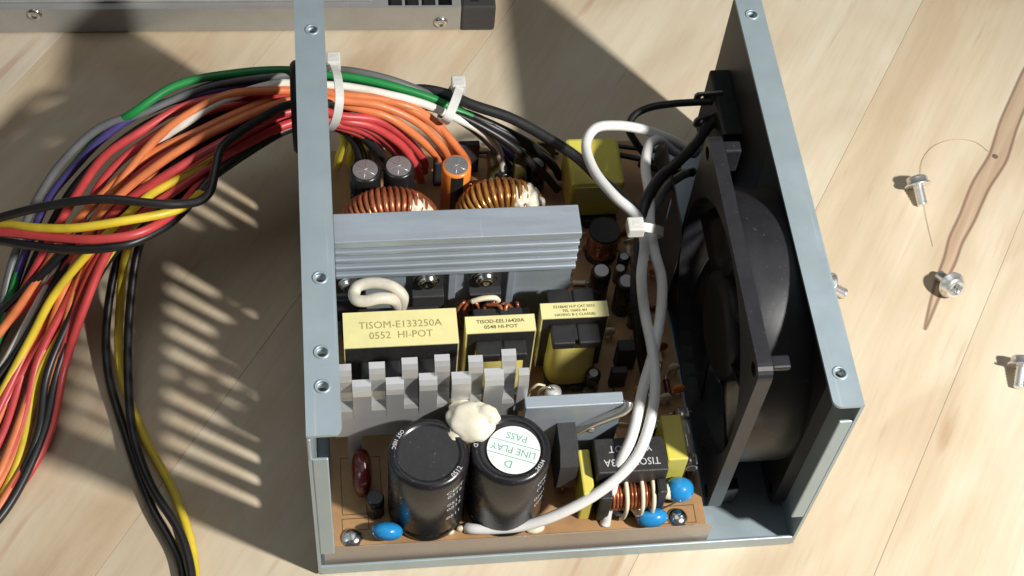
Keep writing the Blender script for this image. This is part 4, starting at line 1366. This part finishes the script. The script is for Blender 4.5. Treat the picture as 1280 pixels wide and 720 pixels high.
# filler strands that continue the harness towards the lower left
for col, po, lab in (
    ('red', [(395, 142, 43), (362, 140, 43), (260, 190, 43), (190, 240, 39), (128, 305, 29), (80, 385, 18), (48, 450, 10), (30, 520, 5), (5, 580, 3), (-30, 620, 2)], 'red wire running low behind the yellow one at the left edge of the photo'),
    ('red', [(395, 128, 41), (362, 126, 41), (250, 175, 40), (180, 228, 36), (105, 315, 24), (60, 400, 13), (28, 470, 6), (5, 540, 3), (-30, 600, 2)], 'red wire deepest in the bundle by the left edge of the photo'),
    ('red', [(395, 133, 46), (362, 131, 47), (270, 158, 49), (205, 195, 46), (150, 240, 40), (108, 297, 30), (70, 365, 18), (28, 450, 8), (-10, 530, 3)], 'red wire between the two middle orange ones'),
    ('red', [(395, 140, 45), (362, 141, 46), (275, 188, 47), (212, 230, 44), (152, 285, 36), (112, 345, 26), (88, 410, 16), (66, 480, 8), (44, 555, 4), (10, 620, 3), (-30, 670, 2)], 'red wire beside the low yellow one in the bundle'),
    ('orange', [(395, 134, 42), (362, 132, 42), (255, 182, 41), (185, 236, 37), (118, 315, 26), (78, 395, 15), (50, 465, 8), (22, 560, 3), (-10, 620, 2)], 'orange wire mostly hidden low in the bundle'),
    ('black', [(395, 152, 40), (362, 152, 40), (262, 212, 39), (196, 262, 34), (135, 325, 26), (95, 400, 17), (72, 462, 10), (56, 535, 6), (30, 598, 4), (5, 640, 3), (-30, 680, 2)], 'black wire beside the rightmost red wire near the table')):
    wire(col, [(440, 170, 30), (420, 156, 39)] + po, lab, {'red': GR_, 'black': GB, 'orange': GO}[col])

# thick black sleeve cable and mains wires
wire('black', [(470, 150, 18), (498, 124, 36), (520, 112, 43), (560, 118, 45), (587, 130, 45), (637, 147, 43), (675, 167, 41), (719, 195, 40), (748, 222, 40), (783, 252, 46), (796, 274, 51), (800, 305, 49), (795, 350, 42), (799, 420, 28), (806, 465, 12)],
     'thick matt black sleeved cable crossing over the yellow transformer to the white cable tie', r=1.75, m='sleeve_cable', name='sleeved_cable', cat='cable')
wire('white', [(872, 190, 34), (850, 181, 38), (830, 171, 43), (800, 161, 47), (770, 157, 50), (745, 160, 51), (733, 178, 51), (742, 212, 53), (768, 245, 55), (797, 272, 55), (806, 302, 53), (802, 345, 49), (806, 390, 42), (815, 435, 41), (819, 480, 39), (812, 530, 35), (795, 572, 31), (760, 607, 26), (715, 635, 20), (660, 656, 13.5), (620, 661, 11), (590, 661, 9.8), (584, 660, 8.8)],
     'thick white mains wire with a big back loop, ending in front of the black capacitors', 'white mains wires', 1.62, 'mains')
wire('white', [(868, 192, 30), (845, 190, 36), (826, 175, 43), (813, 180, 46), (807, 205, 47), (812, 245, 52), (813, 285, 54), (819, 318, 52), (827, 348, 48), (826, 392, 43), (817, 440, 40), (804, 485, 38), (790, 545, 33), (772, 587, 27), (762, 625, 17), (757, 650, 9), (756, 656, 7.8)],
     'thick white mains wire with a small bend at the back, ending beside the black choke', 'white mains wires', 1.62, 'mains')
wire('black', [(798, 312, 46), (801, 285, 52), (806, 255, 55), (822, 226, 53), (845, 205, 46), (868, 182, 43), (884, 160, 40), (893, 149, 40)],
     'thick black wire curving from the cable tie up to the socket terminal', r=1.75, m='sleeve_cable')
wire('black', [(812, 200, 26), (795, 178, 36), (786, 160, 41), (792, 145, 44), (810, 135, 45), (838, 130, 46), (866, 128, 46), (890, 127, 46)],
     'flat black sleeved lead arching to the upper socket terminal', r=1.7, m='sleeve_cable', flat=0.7)
wire('grey', [(806, 282, 40), (818, 262, 42), (832, 236, 40), (848, 222, 36), (866, 214, 30)], 'dull grey wire beside the dark insulating sheet', r=1.4)
wire('black', [(800, 205, 22), (826, 212, 26), (850, 216, 30), (866, 216, 34)], 'short black wire behind the small white bend', r=1.3)
wire('black', [(698, 192, 10), (640, 189, 11), (596, 191, 9.5)], 'thin black lead lying along the far edge of the board', r=0.6)
wire('black', [(768, 182, 20), (800, 186, 22), (835, 190, 24), (866, 190, 28)], 'thin black lead between the yellow transformer and the socket', r=0.8)
wire('black', [(770, 193, 20), (800, 199, 22), (830, 207, 22), (850, 212, 24)], 'second thin black lead behind the small white bend', r=0.9)


# ------------------------------------------------------------------ cable ties
def tie_ring(path, w, t, head, hsize, label, hrot=None):
    """band of a cable tie: flat strip along a closed path, plus its square head"""
    o = thing('cable_tie', label, 'cable tie', tuple(head), 'milky white cable ties')
    pts = spline(path + [path[0]], 6)
    n = len(pts)
    cen = sum(pts, Vector()) / n
    ax = Vector((0, 0, 0))
    for i in range(n - 1):
        ax += (pts[i] - cen).cross(pts[i + 1] - cen)
    ax.normalize()
    vs, fs = [], []
    for p in pts:
        rad = (p - cen)
        rad = (rad - ax * rad.dot(ax)).normalized()
        vs += [p - ax * w / 2, p + ax * w / 2, p + ax * w / 2 + rad * t, p - ax * w / 2 + rad * t]
    for i in range(n - 1):
        for k in range(4):
            k2 = (k + 1) % 4
            fs.append((4 * i + k, 4 * i + k2, 4 * i + 4 + k2, 4 * i + 4 + k))
    MB().add(vs, fs).build('band', 'nylon', o)
    h = MB().box((-hsize[0] / 2, -hsize[1] / 2, -hsize[2] / 2), (hsize[0] / 2, hsize[1] / 2, hsize[2] / 2), .5)
    h.xf(Matrix.Translation(Vector(head)) @ (hrot or Matrix.Identity(4)))
    ho = h.build('head', 'nylon', o)
    q = MB().box((-1.0, -.7, hsize[2] / 2 - .3), (1.0, .7, hsize[2] / 2 + .05), .1)
    q.xf(Matrix.Translation(Vector(head)) @ (hrot or Matrix.Identity(4)))
    q.build('slot', 'ceramic', ho)
    return o


def ring_px(pts):
    return [at(*p) for p in pts]


p = ring_px([(415, 80, 56), (422, 100, 61), (424, 125, 60), (420, 148, 54), (411, 160, 46), (404, 150, 38), (403, 120, 36), (406, 92, 42)])
tie_ring(p, 2.6, 1.0, at(417, 77, 57), (4.2, 4.6, 4.6), 'milky cable tie round the whole wire bundle beside the left flange')
p = ring_px([(574, 110, 48), (568, 128, 50), (560, 147, 48), (553, 150, 42), (556, 134, 36), (566, 112, 38)])
tie_ring(p, 2.8, 1.0, at(573, 106, 48), (4.4, 4.6, 4.2), 'milky cable tie holding the green and white wires with the black cables')
p = ring_px([(788, 285, 56), (798, 283, 60), (815, 286, 60), (826, 290, 54), (815, 293, 46), (795, 291, 46)])
tie_ring(p, 2.6, 0.9, at(794, 284, 62.5), (4.8, 4.8, 4.0), 'white cable tie with a square head round the white mains wires')

# ------------------------------------------------------------------ drive case at the back
dA, dB = at(0, 42, 0), at(575, 38, 0)
dd = (dB - dA).normalized()
dn = Vector((-dd.y, dd.x, 0))
DM = Matrix((dd, dn, Vector((0, 0, 1)))).transposed().to_4x4()
DM.translation = dB
drive = thing('drive_case', 'flat grey metal drive case with vent slots and black end, behind the power supply', 'drive case', tuple(dB + dn * 40 - dd * 80))


def dpart(mb, name, m, parent=drive, **k):
    mb.xf(DM)
    return mb.build(name, m, parent, **k)


HD = 12.0
sl = [[(-8.2 - 6.0 * k, 1.1), (-3.2 - 6.0 * k, 1.1), (-3.2 - 6.0 * k, 34), (-8.2 - 6.0 * k, 34)] for k in range(4)]
b = MB().plate([(-230, 0.0), (0, 0.0), (0, 110), (-230, 110)], sl, 1.0, lambda a, c, h: Vector((a, c, HD - 1.0 + h)))
b.box((-230, 0, 0.6), (0, 0.9, HD - 1.0), .0).box((-230, 109, 0.6), (0, 110, HD - 1.0)).box((-230, 0.9, 0.6), (-229, 109, HD - 1.0)).box((-1, .9, .6), (0, 109, HD - 1.0))
shell = dpart(b, 'shell', 'drive_metal')
dpart(MB().box((-229, 1, 0), (-1, 109, .6)), 'bottom_plate', 'drive_metal')
dpart(MB().box((-228, 8, 1.2), (-2, 100, 5)), 'mechanism', 'blackp')
r1 = MB().box((-225, 3.0, HD), (-32, 6.4, HD + 1.0), .4)
dpart(r1, 'ridge', 'drive_metal', shell)
dpart(MB().box((-225, 10, HD), (-32, 104, HD + 1.6), .8), 'raised_panel', 'drive_metal', shell)
e = MB().box((0.05, -0.4, 0), (12.6, 112, HD + .2), 1.0)
ec = dpart(e, 'end_cap', 'blackp')
ec.data.materials[0] = mat('charcoal_end_cap', (0.045, 0.042, 0.042), 0.5, 0, 0.1, 200, 0.1)
dpart(MB().box((3.4, 2.6, HD - 2.0), (6.4, 18, HD + .23), .0), 'recess', 'rubber', ec)
for u in (42, 551):
    c = aty(u, 28, dB.y)
    loc = DM.inverted() @ c
    s_ = MB().lathe((loc.x, 0, loc.z), [(2.6, 0), (2.6, -.3), (2.0, -.9), (1.3, -1.2), (1.1, -.6), (.3, -.5)], 20, 'y')
    dpart(s_, 'screw', 'chrome', shell)

# ------------------------------------------------------------------ loose screws and a hair on the table
def screw(u, v, direction, label, head_up=False):
    o = thing('case_screw', label, 'screw', tuple(at(u, v, 0)), 'loose case screws on the table')
    d = Vector(direction).normalized()
    R0 = 3.0
    c = at(u, v, 2.6)
    # lay it so that the head rim touches the table
    rot = d.to_track_quat('Z', 'Y').to_matrix().to_4x4()
    hd = MB().lathe((0, 0, 0), [(3.5, 0), (3.5, .5), (2.9, .6), (2.9, 2.0), (2.5, 2.5), (1.4, 2.7), (1.1, 2.1), (.3, 2.0)], 6 if False else 24)
    sh_ = MB().lathe((0, 0, 0), [(1.1, -5.4), (1.5, -5.0)] + [(1.5 if k % 2 else 1.25, -4.8 + .4 * k) for k in range(12)] + [(1.3, 0.05)], 14)
    cr = MB().box((-1.7, -.35, 2.3), (1.7, .35, 2.75)).box((-.35, -1.7, 2.3), (.35, 1.7, 2.75))
    parts = [('head', hd, 'screw_zinc'), ('shank', sh_, 'screw_zinc'), ('cross_slot', cr, 'steel_dark')]
    lo = 1e9
    for n_, q, m_ in parts:
        q.xf(rot @ Matrix.Scale(1.3, 4))
        lo = min(lo, min(v_.z for v_ in q.v))
    T = Matrix.Translation(Vector((c.x, c.y, -lo + 0.02)))
    for n_, q, m_ in parts:
        q.xf(T)
        q.build(n_, m_, o)
    return o


screw(1146, 236, (-.12, 1, 0.42), 'loose silver screw lying with its shank toward the viewer, farthest one on the table')
screw(1186, 360, (.25, -1, .55), 'loose silver screw on the dark wood streak, head toward the viewer')
screw(1275, 462, (.3, 1, .40), 'loose silver screw cut off by the right edge of the photo')
screw(1034, 362, (-.9, .2, .5), 'loose silver screw mostly hidden behind the right flange of the case')
hp = [(1236, 190, .2), (1220, 178, .25), (1196, 174, .3), (1168, 182, .3), (1153, 200, .3), (1151, 222, .5), (1154, 250, .5), (1160, 282, .3), (1166, 308, .2)]
MB().tube(spline([at(*q) for q in hp], 8), 0.07, 5).build('hair', 'hair', None, 'single thin curved brown hair lying on the table by the farthest loose screw', cat='hair')

for o in bpy.data.objects:
    if 'world_mm' in o:
        del o['world_mm']
